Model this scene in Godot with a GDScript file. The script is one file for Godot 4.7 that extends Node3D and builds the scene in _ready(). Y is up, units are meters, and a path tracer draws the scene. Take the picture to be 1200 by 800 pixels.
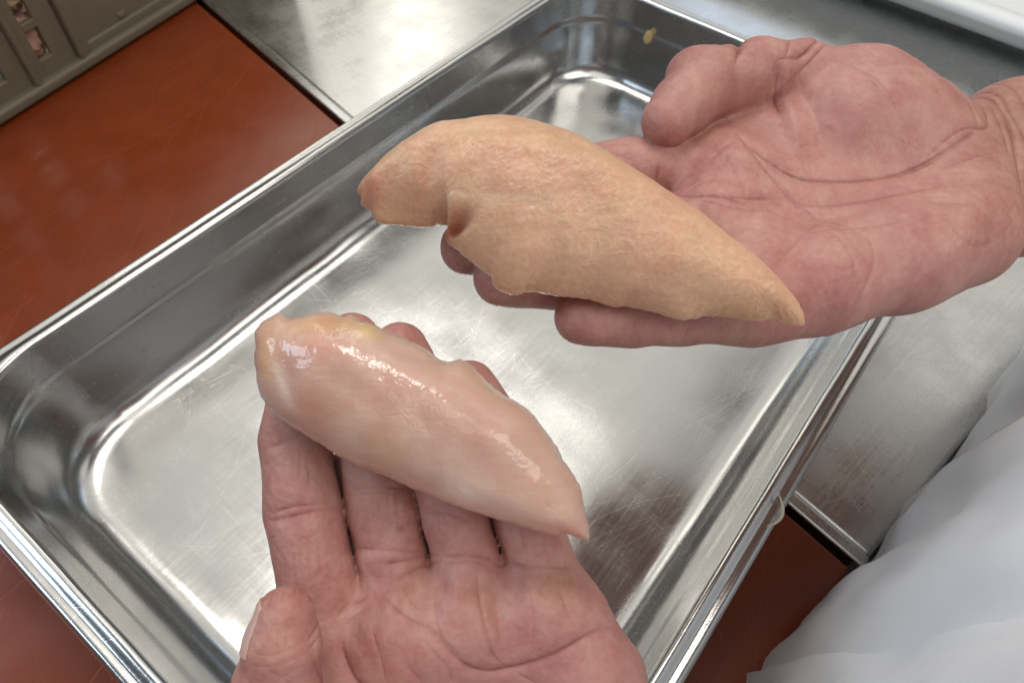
extends Node3D
# Two hands holding raw chicken breasts over a steel gastronorm pan on a kitchen work table. Metres, y up; the pan's long side runs along x.
# Hands and meat are worked out in millimetres in frames of their own (z = up from the palm / from the meat's upper face).

const LEFT_HAND_FRAME := [Vector3(0.6159, 0.0398, 0.7868), Vector3(0.6866, 0.4627, -0.5608), Vector3(-0.3864, 0.8856, 0.2576), Vector3(-0.1763, 0.1378, 0.0763)]
const LEFT_HAND := [ # group, joint (mm), radius, next joint, radius
	[0, -25.4, -32.4, -1.0, 12.5, -3.7, -80.3, -2.0, 17.0],
	[0, -6.6, -26.0, -1.0, 12.5, 10.7, -80.3, -2.0, 17.0],
	[0, 14.6, -23.2, -1.0, 12.0, 25.1, -80.3, -2.0, 17.0],
	[0, 37.4, -22.5, 0, 11.5, 38.1, -79.3, 0, 17.0],
	[0, 37.4, -19.7, 0, 10.5, 46.7, -36.9, 3.0, 14.0],
	[0, 46.7, -36.9, 3.0, 14.0, 48.6, -58.8, 4.0, 17.0],
	[0, 48.6, -58.8, 4.0, 17.0, 34.4, -81.5, 2.0, 17.0],
	[0, -18.3, -72.3, 3.0, 17.0, -25.8, -54.4, 4.0, 14.0],
	[0, -25.4, -33.1, -1.0, 12.5, -6.6, -26.5, -1.0, 12.5],
	[0, -6.6, -26.5, -1.0, 12.5, 14.6, -23.7, -1.0, 12.0],
	[0, 14.6, -23.7, -1.0, 12.0, 37.4, -23.0, 0, 11.5],
	[0, 15.4, -80.9, -3.0, 19.0, 15.5, -118.4, -6.0, 24.0],
	[0, 27.5, -80.9, -3.0, 19.0, 27.4, -118.4, -6.0, 24.0],
	[0, -6.7, -22.9, 2.0, 11.5, -6.2, -25.2, 2.0, 11.0],
	[0, 14.3, -20.6, 2.0, 11.0, 14.8, -22.9, 2.0, 11.0],
	[0, 36.7, -19.4, 3.0, 10.5, 37.7, -21.7, 3.0, 10.5],
	[1, -25.5, -31.2, -1.0, 12.3, -30.8, -11.8, 1.0, 10.9],
	[1, -30.8, -11.8, 1.0, 10.9, -36.2, 10.7, 2.0, 10.6],
	[1, -36.2, 10.7, 2.0, 10.6, -39.4, 31.0, 1.0, 9.9],
	[1, -39.4, 31.0, 1.0, 9.9, -38.0, 48.7, 3.0, 8.6],
	[1, -32.0, -4.3, 3.4, 9.7, -34.1, 4.6, 3.8, 9.6],
	[1, -36.6, 17.3, 3.8, 9.3, -37.8, 25.3, 3.4, 9.1],
	[1, -38.3, 36.6, 3.7, 8.5, -37.7, 43.6, 4.5, 8.1],
	[2, -6.8, -25.6, -2.0, 11.2, -9.5, -6.4, -2.0, 9.9],
	[2, -9.5, -6.4, -2.0, 9.9, -14.0, 12.1, -2.0, 9.9],
	[2, -14.0, 12.1, -2.0, 9.9, -18.8, 37.4, -1.0, 9.5],
	[2, -18.8, 37.4, -1.0, 9.5, -22.8, 60.2, 4.0, 8.4],
	[2, -10.5, -0.2, 0.1, 8.9, -12.3, 7.1, 0.1, 8.9],
	[2, -15.1, 20.2, 0.4, 8.8, -17.0, 30.3, 0.8, 8.7],
	[2, -19.7, 44.6, 2.7, 8.2, -21.2, 53.6, 4.7, 7.8],
	[3, 14.6, -23.0, -1.0, 10.3, 11.8, -4.8, 0, 9.3],
	[3, 11.8, -4.8, 0, 9.3, 7.9, 9.8, 0, 9.1],
	[3, 7.9, 9.8, 0, 9.1, -0.6, 37.4, 0, 9.2],
	[3, -0.6, 37.4, 0, 9.2, -8.4, 57.6, 4.0, 8.3],
	[3, 10.7, 0.1, 2.1, 8.3, 9.2, 5.9, 2.1, 8.2],
	[3, 5.4, 18.6, 2.1, 8.2, 2.0, 29.6, 2.1, 8.3],
	[3, -2.9, 43.7, 3.4, 8.0, -5.9, 51.7, 5.0, 7.7],
	[4, 37.4, -21.5, 0, 11.2, 34.1, -7.1, -2.0, 9.9],
	[4, 34.1, -7.1, -2.0, 9.9, 29.6, 8.3, -2.0, 9.5],
	[4, 29.6, 8.3, -2.0, 9.5, 22.0, 31.0, 0, 8.8],
	[4, 22.0, 31.0, 0, 8.8, 12.4, 46.8, 4.0, 7.8],
	[4, 32.6, -1.9, 0.1, 8.8, 30.8, 4.2, 0.1, 8.7],
	[4, 27.2, 15.7, 0.7, 8.3, 24.1, 24.7, 1.5, 8.1],
	[4, 18.9, 36.1, 3.4, 7.6, 15.1, 42.3, 5.0, 7.3],
	[5, -22.7, -67.1, 5.0, 17.0, -35.5, -44.5, 18.0, 12.5],
	[5, -35.5, -44.5, 18.0, 12.5, -34.1, -30.7, 25.0, 10.6],
	[5, -34.1, -30.7, 25.0, 10.6, -32.0, -20.0, 29.0, 8.9],
	[5, -32.0, -20.0, 29.0, 8.9, -31.2, -12.5, 30.0, 7.2],
	[6, -18.9, -17.6, -9.0, 4.5, -28.0, 23.1, -9.0, 4.0],  # from here: bars added behind the finger gaps to block light from below
	[7, 2.0, -14.4, -9.0, 4.5, -9.1, 29.7, -9.0, 4.0],
	[8, 24.5, -14.4, -9.0, 4.5, 12.3, 27.1, -9.0, 4.0],
]
const LEFT_CREASES := [ # width, depth (mm), course of the crease
	[1.5, 1.0, [Vector2(3.7, -12.8), Vector2(5.9, -21.0), Vector2(11.1, -27.7), Vector2(15.8, -30.8), Vector2(23.7, -30.6), Vector2(36.7, -24.8), Vector2(46.1, -20.4), Vector2(53.6, -19.5)]],
	[1.1, 0.6, [Vector2(15.4, -6.9), Vector2(16.6, -13.2), Vector2(19.9, -25.5), Vector2(23.7, -30.1)]],
	[1.1, 0.6, [Vector2(-11.2, -11.2), Vector2(-1.9, -16.6), Vector2(5.4, -20.6), Vector2(12.3, -28.1)]],
	[1.4, 1.0, [Vector2(-21.1, -23.7), Vector2(-17.9, -31.0), Vector2(-14.2, -35.4), Vector2(-10.6, -40.8)]],
	[0.9, 0.5, [Vector2(-23.1, -20.2), Vector2(-19.9, -17.0), Vector2(-15.1, -14.3)]],
	[1.1, 0.7, [Vector2(-22.7, -17.0), Vector2(-20.0, -13.9), Vector2(-16.1, -11.6)]],
	[1.1, 0.7, [Vector2(-10.2, -3.9), Vector2(-4.5, -3.0), Vector2(3.0, -1.8)]],
	[0.9, 0.6, [Vector2(-9.6, -8.7), Vector2(-2.1, -5.7), Vector2(4.9, -3.2)]],
	[1.1, 0.7, [Vector2(6.1, -1.8), Vector2(12.0, -1.1), Vector2(19.8, -2.3)]],
	[0.8, 0.4, [Vector2(7.1, -3.7), Vector2(13.2, -2.8), Vector2(18.4, -3.9)]],
	[1.1, 0.7, [Vector2(20.6, -3.9), Vector2(29.8, -4.4), Vector2(42.1, -4.4)]],
	[1.1, 0.6, [Vector2(-43.9, 8.1), Vector2(-39.4, 9.0), Vector2(-32.3, 10.6), Vector2(-24.2, 12.3)]],
	[0.9, 0.5, [Vector2(-43.3, 9.7), Vector2(-36.0, 12.3), Vector2(-24.8, 13.2)]],
	[0.9, 0.45, [Vector2(-45.9, 28.1), Vector2(-40.4, 29.8), Vector2(-35.1, 31.7)]],
	[1.1, 0.6, [Vector2(-20.2, -0.2), Vector2(-12.9, 0.2), Vector2(0.2, -0.7)]],
	[0.8, 0.4, [Vector2(-20.1, 16.5), Vector2(-13.4, 17.4), Vector2(-3.8, 17.0)]],
	[0.7, 0.35, [Vector2(-20.0, 15.1), Vector2(-13.3, 15.6), Vector2(-6.1, 15.6)]],
	[0.9, 0.5, [Vector2(-0.7, 9.5), Vector2(5.9, 10.4), Vector2(12.6, 8.6)]],
	[0.7, 0.35, [Vector2(-36.5, 25.0), Vector2(-36.7, 17.9)]],
	[0.7, 0.35, [Vector2(-34.7, 26.9), Vector2(-34.6, 19.1)]],
	[0.7, 0.35, [Vector2(-38.9, 25.0), Vector2(-39.0, 20.3)]],
	[0.7, 0.3, [Vector2(-32.1, 23.8), Vector2(-31.6, 17.4)]],
	[0.7, 0.35, [Vector2(-33.8, 1.6), Vector2(-33.1, -5.7)]],
	[0.7, 0.35, [Vector2(-31.5, 3.5), Vector2(-30.6, -7.5)]],
	[0.7, 0.3, [Vector2(-28.4, 1.6), Vector2(-27.4, -5.7)]],
	[0.7, 0.3, [Vector2(-35.4, -0.7), Vector2(-34.1, -9.8)]],
	[0.7, 0.35, [Vector2(-13.4, 16.7), Vector2(-12.7, 9.7)]],
	[0.7, 0.35, [Vector2(-15.3, 16.0), Vector2(-14.1, 8.1)]],
	[0.7, 0.3, [Vector2(-10.4, 15.6), Vector2(-9.3, 7.4)]],
	[0.7, 0.3, [Vector2(-8.1, 16.7), Vector2(-7.4, 10.4)]],
	[0.7, 0.35, [Vector2(5.9, 12.1), Vector2(6.5, 6.2)]],
	[0.7, 0.3, [Vector2(8.8, 10.9), Vector2(9.4, 3.9)]],
	[0.7, 0.3, [Vector2(3.5, 10.9), Vector2(4.3, 5.1)]],
	[0.7, 0.35, [Vector2(27.4, 4.4), Vector2(27.9, 0.5)]],
	[0.7, 0.3, [Vector2(34.6, 3.9), Vector2(35.0, -0.7)]],
	[0.8, 0.4, [Vector2(-12.4, -18.8), Vector2(-9.9, -25.5), Vector2(-8.5, -32.1)]],
	[0.8, 0.35, [Vector2(1.7, -22.2), Vector2(7.6, -28.8), Vector2(8.9, -34.3)]],
	[0.8, 0.35, [Vector2(25.1, -31.0), Vector2(34.3, -34.3), Vector2(43.5, -35.4)]],
	[0.8, 0.35, [Vector2(-2.8, -27.7), Vector2(1.9, -34.3)]],
	[0.8, 0.35, [Vector2(29.8, -9.8), Vector2(30.9, -16.6), Vector2(30.2, -23.3)]],
	[0.8, 0.35, [Vector2(38.0, -9.8), Vector2(40.3, -16.6)]],
]
const LEFT_THUMB_CREASES := [ # width, depth (mm), course of the crease
	[0.6, 0.2, [Vector2(-30.6, -10.4), Vector2(-27.5, -12.5), Vector2(-25.3, -15.1)]],
	[0.6, 0.18, [Vector2(-38.3, -18.5), Vector2(-32.9, -19.5), Vector2(-27.7, -18.5), Vector2(-24.0, -17.1)]],
	[0.6, 0.18, [Vector2(-38.6, -21.1), Vector2(-32.8, -22.1), Vector2(-24.3, -20.5)]],
	[0.7, 0.3, [Vector2(-31.7, -23.1), Vector2(-28.4, -26.1), Vector2(-26.9, -28.1)]],
	[0.7, 0.3, [Vector2(-29.0, -12.1), Vector2(-28.2, -17.1)]],
	[0.7, 0.3, [Vector2(-31.1, -13.7), Vector2(-30.7, -17.7)]],
]
const NAIL := [Vector3(-31.8, -15.4, 29.0), Vector3(-31.5, -8.2, 29.0)]
const NAIL_RADIUS := 7.9
const RIGHT_HAND_FRAME := [Vector3(0.6163, 0.0000, 0.7875), Vector3(0.7875, 0.0000, -0.6163), Vector3(0.0000, 1.0000, 0.0000), Vector3(-0.0077, 0.1750, 0.1075)]
const RIGHT_HAND := [ # group, joint (mm), radius, next joint, radius
	[0, -32.5, 8.3, 0, 11.5, 57.7, 20.8, -2.0, 16.5],
	[0, -36.3, -12.2, -1.0, 11.5, 55.1, 7.9, -3.0, 17.0],
	[0, -35.7, -31.6, -1.0, 11.5, 49.2, -6.5, -2.0, 17.0],
	[0, -29.4, -47.2, 0, 10.5, 45.5, -17.2, 0, 15.0],
	[0, -30.9, -47.9, 0, 10.0, -9.7, -44.2, 3.0, 12.5],
	[0, -9.7, -44.2, 3.0, 12.5, 20.9, -31.9, 4.0, 15.0],
	[0, 20.9, -31.9, 4.0, 15.0, 45.9, -19.4, 3.0, 16.0],
	[0, -32.5, 8.3, 0, 11.5, -36.3, -12.2, -1.0, 11.5],
	[0, -36.3, -12.2, -1.0, 11.5, -35.7, -31.6, -1.0, 11.5],
	[0, -35.7, -31.6, -1.0, 11.5, -29.5, -47.8, 0, 11.0],
	[0, 46.8, 33.9, 4.0, 18.0, 28.6, 45.4, 7.0, 18.5],
	[0, 28.6, 45.4, 7.0, 18.5, 7.1, 53.6, 8.0, 14.0],
	[0, 45.4, 17.8, 4.0, 17.0, 19.3, 24.7, 7.0, 17.0],
	[0, 19.3, 24.7, 7.0, 17.0, 0.6, 37.5, 6.0, 11.0],
	[0, 35.3, 30.4, 7.0, 18.0, 16.4, 33.1, 8.0, 17.0],
	[0, -30.9, 17.5, 0, 11.3, -18.5, 32.7, 0, 11.5],
	[0, -18.5, 32.7, 0, 11.5, -4.6, 41.1, 0, 12.0],
	[0, 57.1, 21.9, -3.0, 17.0, 96.3, 42.2, -7.0, 23.0],
	[0, 96.3, 42.2, -7.0, 23.0, 153.6, 56.2, -8.0, 27.0],
	[0, 153.6, 56.2, -8.0, 27.0, 206.7, 50.4, -10.0, 31.0],
	[0, 51.7, -1.1, -3.0, 18.0, 83.9, 13.5, -7.0, 22.0],
	[0, 83.9, 13.5, -7.0, 22.0, 135.1, 21.6, -8.0, 27.0],
	[0, 135.1, 21.6, -8.0, 27.0, 181.6, 11.7, -10.0, 31.0],
	[0, -27.2, 2.0, 3.0, 11.0, -23.8, -2.3, 2.0, 11.0],
	[0, -33.7, -19.1, 2.0, 11.0, -29.1, -20.7, 1.0, 11.0],
	[0, -30.2, -40.0, 3.0, 11.0, -26.7, -40.1, 2.0, 11.0],
	[0, -7.0, 25.6, 6.0, 9.0, -2.8, 20.2, 4.0, 9.0],
	[1, -32.5, 8.3, 0, 11.3, -48.6, 10.9, 1.0, 10.8],
	[1, -48.6, 10.9, 1.0, 10.8, -64.2, 9.0, 2.0, 10.3],
	[1, -64.2, 9.0, 2.0, 10.3, -83.9, 6.1, 1.0, 9.6],
	[1, -83.9, 6.1, 1.0, 9.6, -102.1, -4.6, 4.0, 8.4],
	[1, -54.4, 7.8, 3.4, 9.6, -60.6, 7.0, 3.8, 9.4],
	[1, -71.1, 5.6, 3.8, 9.1, -78.9, 4.5, 3.4, 8.8],
	[1, -90.2, 0.2, 4.1, 8.3, -97.4, -4.0, 5.3, 7.9],
	[2, -36.3, -12.2, -1.0, 11.0, -50.7, -17.8, 0, 10.5],
	[2, -50.7, -17.8, 0, 10.5, -75.6, -22.9, 1.0, 10.2],
	[2, -75.6, -22.9, 1.0, 10.2, -98.0, -26.8, 1.0, 9.6],
	[2, -98.0, -26.8, 1.0, 9.6, -118.9, -32.7, 4.0, 8.6],
	[2, -59.5, -21.6, 2.4, 9.4, -69.3, -23.6, 2.8, 9.3],
	[2, -83.2, -26.2, 3.1, 9.0, -92.0, -27.8, 3.1, 8.8],
	[2, -104.9, -30.7, 4.1, 8.4, -113.2, -33.0, 5.3, 8.0],
	[3, -35.7, -31.6, -1.0, 11.0, -50.4, -35.6, 0, 10.4],
	[3, -50.4, -35.6, 0, 10.4, -71.5, -39.7, 1.0, 10.0],
	[3, -71.5, -39.7, 1.0, 10.0, -90.3, -41.8, 1.0, 9.4],
	[3, -90.3, -41.8, 1.0, 9.4, -108.4, -45.3, 4.0, 8.4],
	[3, -57.9, -38.8, 2.4, 9.2, -66.2, -40.4, 2.8, 9.1],
	[3, -78.0, -42.2, 3.1, 8.8, -85.4, -43.0, 3.1, 8.6],
	[3, -96.4, -44.7, 4.1, 8.2, -103.5, -46.1, 5.3, 7.8],
	[4, -29.5, -47.8, 0, 10.5, -39.5, -51.5, 0, 9.8],
	[4, -39.5, -51.5, 0, 9.8, -54.4, -54.0, 0, 9.2],
	[4, -54.4, -54.0, 0, 9.2, -70.4, -56.2, 1.0, 8.8],
	[4, -70.4, -56.2, 1.0, 8.8, -84.9, -58.5, 3.0, 7.8],
	[4, -45.2, -54.0, 2.1, 8.6, -51.0, -54.9, 2.1, 8.4],
	[4, -60.2, -56.3, 2.4, 8.2, -66.5, -57.2, 2.8, 8.0],
	[4, -75.5, -58.6, 3.7, 7.6, -81.2, -59.5, 4.5, 7.3],
	[5, 45.8, 34.9, 4.0, 18.0, 4.4, 50.4, 13.0, 13.6],
	[5, 4.4, 50.4, 13.0, 13.6, -16.2, 42.8, 18.0, 12.3],
	[5, -16.2, 42.8, 18.0, 12.3, -36.6, 34.4, 20.0, 12.0],
	[5, -36.6, 34.4, 20.0, 12.0, -46.6, 23.0, 19.0, 10.1],
	[5, -46.6, 23.0, 19.0, 10.1, -53.1, 14.6, 18.0, 8.6],
	[5, -40.5, 38.8, 20.0, 9.9, -37.1, 35.4, 20.0, 10.5],
]
const RIGHT_CREASES := [ # width, depth (mm), course of the crease
	[2.0, 1.6, [Vector2(-26.0, 3.9), Vector2(-22.3, 1.9), Vector2(-14.5, -2.9), Vector2(-3.4, -5.4), Vector2(9.5, -6.0), Vector2(25.1, -2.8), Vector2(39.2, 3.4), Vector2(50.9, 10.7)]],
	[1.4, 0.9, [Vector2(-28.8, 12.7), Vector2(-27.2, 5.2), Vector2(-23.4, -3.7), Vector2(-18.1, -12.6), Vector2(-12.6, -19.1)]],
	[1.3, 0.9, [Vector2(-13.9, -18.8), Vector2(1.9, -17.7), Vector2(18.0, -15.9), Vector2(31.8, -13.3)]],
	[1.0, 0.5, [Vector2(-24.7, 0), Vector2(-15.7, -14.5), Vector2(-7.3, -25.8), Vector2(0.1, -38.3)]],
	[1.2, 0.9, [Vector2(-53.2, -10.0), Vector2(-48.2, -14.7), Vector2(-41.8, -18.3), Vector2(-31.3, -22.2)]],
	[1.0, 0.6, [Vector2(-40.7, -20.2), Vector2(-30.7, -19.1), Vector2(-21.9, -17.1)]],
	[1.0, 0.5, [Vector2(-48.3, -15.9), Vector2(-37.2, -23.9), Vector2(-21.9, -23.3)]],
	[1.3, 1.2, [Vector2(-12.5, 36.7), Vector2(-4.6, 40.8), Vector2(2.3, 49.1), Vector2(10.1, 60.7), Vector2(17.2, 68.6), Vector2(30.2, 77.8)]],
	[1.3, 1.3, [Vector2(-24.6, 63.1), Vector2(-23.6, 56.9), Vector2(-25.0, 47.6), Vector2(-27.8, 36.9), Vector2(-30.0, 30.3)]],
	[0.9, 0.5, [Vector2(-11.8, 34.2), Vector2(-7.1, 47.0), Vector2(-3.2, 60.4)]],
	[1.2, 0.9, [Vector2(-12.6, 36.2), Vector2(-11.6, 27.8), Vector2(-11.4, 24.4)]],
	[1.0, 0.6, [Vector2(-11.4, 27.3), Vector2(0.4, 41.1), Vector2(9.0, 52.2)]],
	[1.2, 0.8, [Vector2(-55.8, 1.2), Vector2(-56.0, -3.1), Vector2(-55.9, -8.9)]],
	[0.9, 0.45, [Vector2(11.9, 41.7), Vector2(19.0, 26.9), Vector2(24.2, 13.0)]],
	[0.8, 0.4, [Vector2(15.6, 31.7), Vector2(20.1, 19.8)]],
	[0.9, 0.45, [Vector2(42.6, 40.8), Vector2(54.8, 52.2), Vector2(62.0, 59.8)]],
	[0.9, 0.45, [Vector2(41.7, 33.1), Vector2(53.6, 44.0), Vector2(63.4, 52.7)]],
	[0.8, 0.4, [Vector2(50.1, 48.1), Vector2(54.8, 33.8), Vector2(53.7, 9.9)]],
	[1.1, 0.7, [Vector2(34.6, 3.2), Vector2(46.6, 11.4), Vector2(56.7, 14.6), Vector2(61.5, 21.9), Vector2(69.2, 44.9), Vector2(71.0, 53.1)]],
	[1.5, 1.1, [Vector2(71.2, 53.7), Vector2(74.0, 45.2), Vector2(72.6, 29.7), Vector2(67.8, 12.8), Vector2(64.3, -2.8), Vector2(63.1, -15.2)]],
	[1.2, 0.8, [Vector2(76.2, 55.1), Vector2(76.9, 40.1), Vector2(73.3, 20.1), Vector2(70.1, -0.4)]],
	[1.0, 0.6, [Vector2(82.4, 57.6), Vector2(81.9, 40.4), Vector2(80.9, 22.8)]],
	[1.0, 0.6, [Vector2(71.8, 39.8), Vector2(66.3, 19.7), Vector2(62.8, 3.6)]],
	[0.9, 0.45, [Vector2(35.0, -4.1), Vector2(45.2, -0.6), Vector2(55.7, 3.3)]],
	[0.9, 0.5, [Vector2(27.0, -21.4), Vector2(31.0, -23.5), Vector2(34.7, -24.9)]],
	[0.8, 0.4, [Vector2(22.7, -18.8), Vector2(33.3, -21.1)]],
	[0.8, 0.4, [Vector2(-18.3, -37.2), Vector2(-2.4, -33.0), Vector2(12.7, -32.4)]],
	[0.8, 0.4, [Vector2(-28.6, -47.9), Vector2(-18.3, -37.2), Vector2(-10.6, -27.8)]],
	[0.8, 0.35, [Vector2(0.7, -36.5), Vector2(0.3, -46.9), Vector2(-6.2, -60.1)]],
	[0.8, 0.35, [Vector2(-10.2, -36.9), Vector2(-6.0, -50.4)]],
	[0.8, 0.4, [Vector2(25.3, -35.6), Vector2(32.2, -38.9), Vector2(41.9, -35.0)]],
	[0.8, 0.35, [Vector2(-33.8, -5.0), Vector2(-31.9, -13.2), Vector2(-31.3, -19.1)]],
	[0.7, 0.3, [Vector2(-41.8, -1.2), Vector2(-31.8, 5.8), Vector2(-29.7, 1.5)]],
	[0.8, 0.4, [Vector2(-52.3, -14.0), Vector2(-43.2, -9.6), Vector2(-34.9, -11.3)]],
	[0.8, 0.4, [Vector2(-70.0, -63.6), Vector2(-70.5, -69.9)]],
	[0.8, 0.4, [Vector2(-53.7, -64.0), Vector2(-54.5, -69.4)]],
	[0.7, 0.35, [Vector2(-76.0, 5.9), Vector2(-70.0, 8.4), Vector2(-62.6, 7.9)]],
	[0.7, 0.3, [Vector2(-79.3, 1.4), Vector2(-71.9, 3.0), Vector2(-64.7, 1.6)]],
	[0.7, 0.3, [Vector2(27.5, 56.1), Vector2(43.1, 62.7), Vector2(56.1, 60.6)]],
	[0.7, 0.3, [Vector2(19.1, 75.9), Vector2(23.8, 67.2), Vector2(24.8, 58.7)]],
	[0.7, 0.35, [Vector2(-36.7, 52.3), Vector2(-33.0, 44.4), Vector2(-33.1, 34.1)]],
]
const HAIR_LINE := [Vector3(59.8, 59.8, -2.0), Vector3(76.8, 44.3, -2.0), Vector3(138.7, 64.2, -2.0)]
const LEFT_MEAT_FRAME := [Vector3(0.6159, 0.0398, 0.7868), Vector3(0.6866, 0.4627, -0.5608), Vector3(-0.3864, 0.8856, 0.2576), Vector3(-0.1602, 0.1754, 0.0617)]
const LEFT_MEAT := [
	Vector2(-43.8, 25.2), Vector2(-42.2, 26.9), Vector2(-39.0, 28.5), Vector2(-37.4, 28.1), Vector2(-35.5, 27.1), Vector2(-32.7, 27.6),
	Vector2(-29.0, 28.5), Vector2(-24.8, 28.8), Vector2(-20.6, 27.6), Vector2(-18.3, 28.1), Vector2(-15.6, 26.2), Vector2(-13.5, 25.9),
	Vector2(-9.8, 24.1), Vector2(-2.7, 21.0), Vector2(1.5, 18.9), Vector2(4.3, 16.8), Vector2(7.6, 15.2), Vector2(11.3, 15.9),
	Vector2(14.3, 14.2), Vector2(15.9, 12.4), Vector2(19.4, 9.2), Vector2(22.8, 6.4), Vector2(27.4, 3.9), Vector2(30.9, 0.9),
	Vector2(33.8, -2.9), Vector2(37.0, -7.2), Vector2(38.7, -10.6), Vector2(41.2, -14.2), Vector2(43.4, -18.4), Vector2(44.0, -21.9),
	Vector2(44.9, -25.9), Vector2(45.5, -29.3), Vector2(45.4, -31.5), Vector2(43.9, -31.5), Vector2(41.9, -30.9), Vector2(39.0, -29.8),
	Vector2(35.9, -30.4), Vector2(29.6, -28.7), Vector2(22.9, -26.9), Vector2(16.2, -24.8), Vector2(9.4, -22.6), Vector2(2.6, -20.1),
	Vector2(-4.2, -17.1), Vector2(-11.0, -14.2), Vector2(-17.9, -11.7), Vector2(-24.9, -7.5), Vector2(-31.8, -3.4), Vector2(-37.7, 0.5),
	Vector2(-41.6, 4.6), Vector2(-43.4, 9.2), Vector2(-43.8, 12.4), Vector2(-44.7, 16.1), Vector2(-44.2, 19.6), Vector2(-44.8, 22.6),
]
const LEFT_MEAT_SPINE := [
	Vector2(-33.8, 14.9), Vector2(-16.2, 8.0), Vector2(6.9, -2.3), Vector2(22.9, -12.4), Vector2(34.1, -22.3),
]
const RIGHT_MEAT_FRAME := [Vector3(0.6159, 0.0398, 0.7868), Vector3(0.7394, 0.3157, -0.5947), Vector3(-0.2721, 0.9480, 0.1650), Vector3(-0.0923, 0.1997, 0.0669)]
const RIGHT_MEAT := [
	Vector2(-66.2, 10.3), Vector2(-65.2, 12.5), Vector2(-63.3, 14.2), Vector2(-61.1, 15.3), Vector2(-60.0, 17.8), Vector2(-57.9, 20.4),
	Vector2(-54.3, 23.5), Vector2(-49.5, 27.3), Vector2(-45.8, 30.4), Vector2(-43.6, 31.6), Vector2(-39.5, 31.6), Vector2(-35.7, 30.7),
	Vector2(-31.4, 32.5), Vector2(-24.3, 33.4), Vector2(-18.0, 32.5), Vector2(-11.7, 30.4), Vector2(-4.1, 27.5), Vector2(3.3, 23.2),
	Vector2(9.3, 19.0), Vector2(12.9, 15.6), Vector2(17.7, 12.5), Vector2(22.3, 8.7), Vector2(27.0, 5.1), Vector2(31.6, 1.9),
	Vector2(38.3, -4.8), Vector2(45.0, -10.0), Vector2(48.6, -14.1), Vector2(51.3, -16.9), Vector2(53.3, -20.2), Vector2(55.4, -22.7),
	Vector2(56.9, -25.7), Vector2(57.7, -28.4), Vector2(57.0, -30.4), Vector2(54.5, -30.1), Vector2(51.8, -29.4), Vector2(48.9, -28.2),
	Vector2(46.5, -28.9), Vector2(40.8, -28.6), Vector2(36.2, -27.9), Vector2(31.6, -27.4), Vector2(27.3, -28.6), Vector2(22.2, -28.4),
	Vector2(18.2, -26.7), Vector2(10.8, -25.0), Vector2(5.0, -24.7), Vector2(-0.7, -22.7), Vector2(-7.7, -22.0), Vector2(-15.9, -20.5),
	Vector2(-20.6, -21.5), Vector2(-24.1, -20.7), Vector2(-26.5, -19.0), Vector2(-27.9, -16.2), Vector2(-31.3, -13.1), Vector2(-34.9, -10.0),
	Vector2(-38.0, -7.4), Vector2(-40.3, -5.3), Vector2(-40.5, -4.2), Vector2(-39.1, -3.7), Vector2(-37.2, -2.9), Vector2(-36.3, -1.9),
	Vector2(-36.8, -0.5), Vector2(-38.7, 0.3), Vector2(-41.1, 0.5), Vector2(-43.6, 0), Vector2(-46.4, -1.1), Vector2(-50.8, -0.5),
	Vector2(-55.2, -0.3), Vector2(-59.3, 0.3), Vector2(-61.1, 1.9), Vector2(-62.4, 4.3), Vector2(-64.7, 5.9), Vector2(-64.9, 8.1),
]
const RIGHT_MEAT_SPINE := [
	Vector2(-59.1, 9.2), Vector2(-36.6, 14.7), Vector2(-16.9, 10.0), Vector2(11.9, -4.8), Vector2(37.0, -19.0),
]
const LEFT_LUMPS := [ # height, centre, half length, half width (mm), turn
	[-1.2, -32.6, 9.5, 6.2, 3, -1.33],
	[1.2, -21.0, 18.3, 9.8, 5, -0.12],
	[-1.0, -1.2, 16.6, 10.6, 2.5, -0.41],
	[0.9, -12.8, 22.1, 3.6, 2, -0.54],
	[-1.1, 16.5, -12.0, 10.1, 6, -0.35],
	[0.8, 21.9, -2.4, 7.6, 6, -0.67],
	[-0.8, -23.1, 1.3, 5.7, 6, -0.32],
	[1.0, 6.6, 6.2, 13.0, 5, -0.58],
	[-0.6, -15.7, 7.3, 7.6, 3, -0.49],
]
const LEFT_SPOTS := [ # strength, centre, half length, half width (mm), turn, tint
	[0.72, -24.7, 1.9, 7.0, 7, -0.45, Color(0.58, 0.28, 0.19)],
	[0.65, -7.1, -7.8, 7.0, 7, -0.63, Color(0.66, 0.42, 0.28)],
	[0.78, 13.4, -19.4, 6.3, 6, -0.37, Color(0.8, 0.64, 0.54)],
	[0.78, -23.9, 24.0, 10.3, 3.0, 0.02, Color(0.76, 0.5, 0.24)],
	[0.78, -39.3, 16.6, 6.7, 2.4, -1.52, Color(0.74, 0.47, 0.26)],
	[0.91, -12.9, 22.7, 3.5, 2.5, -0.51, Color(0.82, 0.66, 0.36)],
	[0.65, -24.3, 18.3, 6.2, 5, -0.20, Color(0.72, 0.38, 0.31)],
	[0.52, 32.6, -19.4, 8.0, 8, -0.92, Color(0.76, 0.52, 0.38)],
	[0.72, -34.5, 9.7, 6.2, 1.2, -1.19, Color(0.84, 0.7, 0.6)],
	[0.45, 7.8, -0.3, 10.7, 6, -0.46, Color(0.7, 0.42, 0.36)],
	[0.52, 19.1, 9.5, 8.2, 3, -0.63, Color(0.76, 0.55, 0.36)],
]
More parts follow.
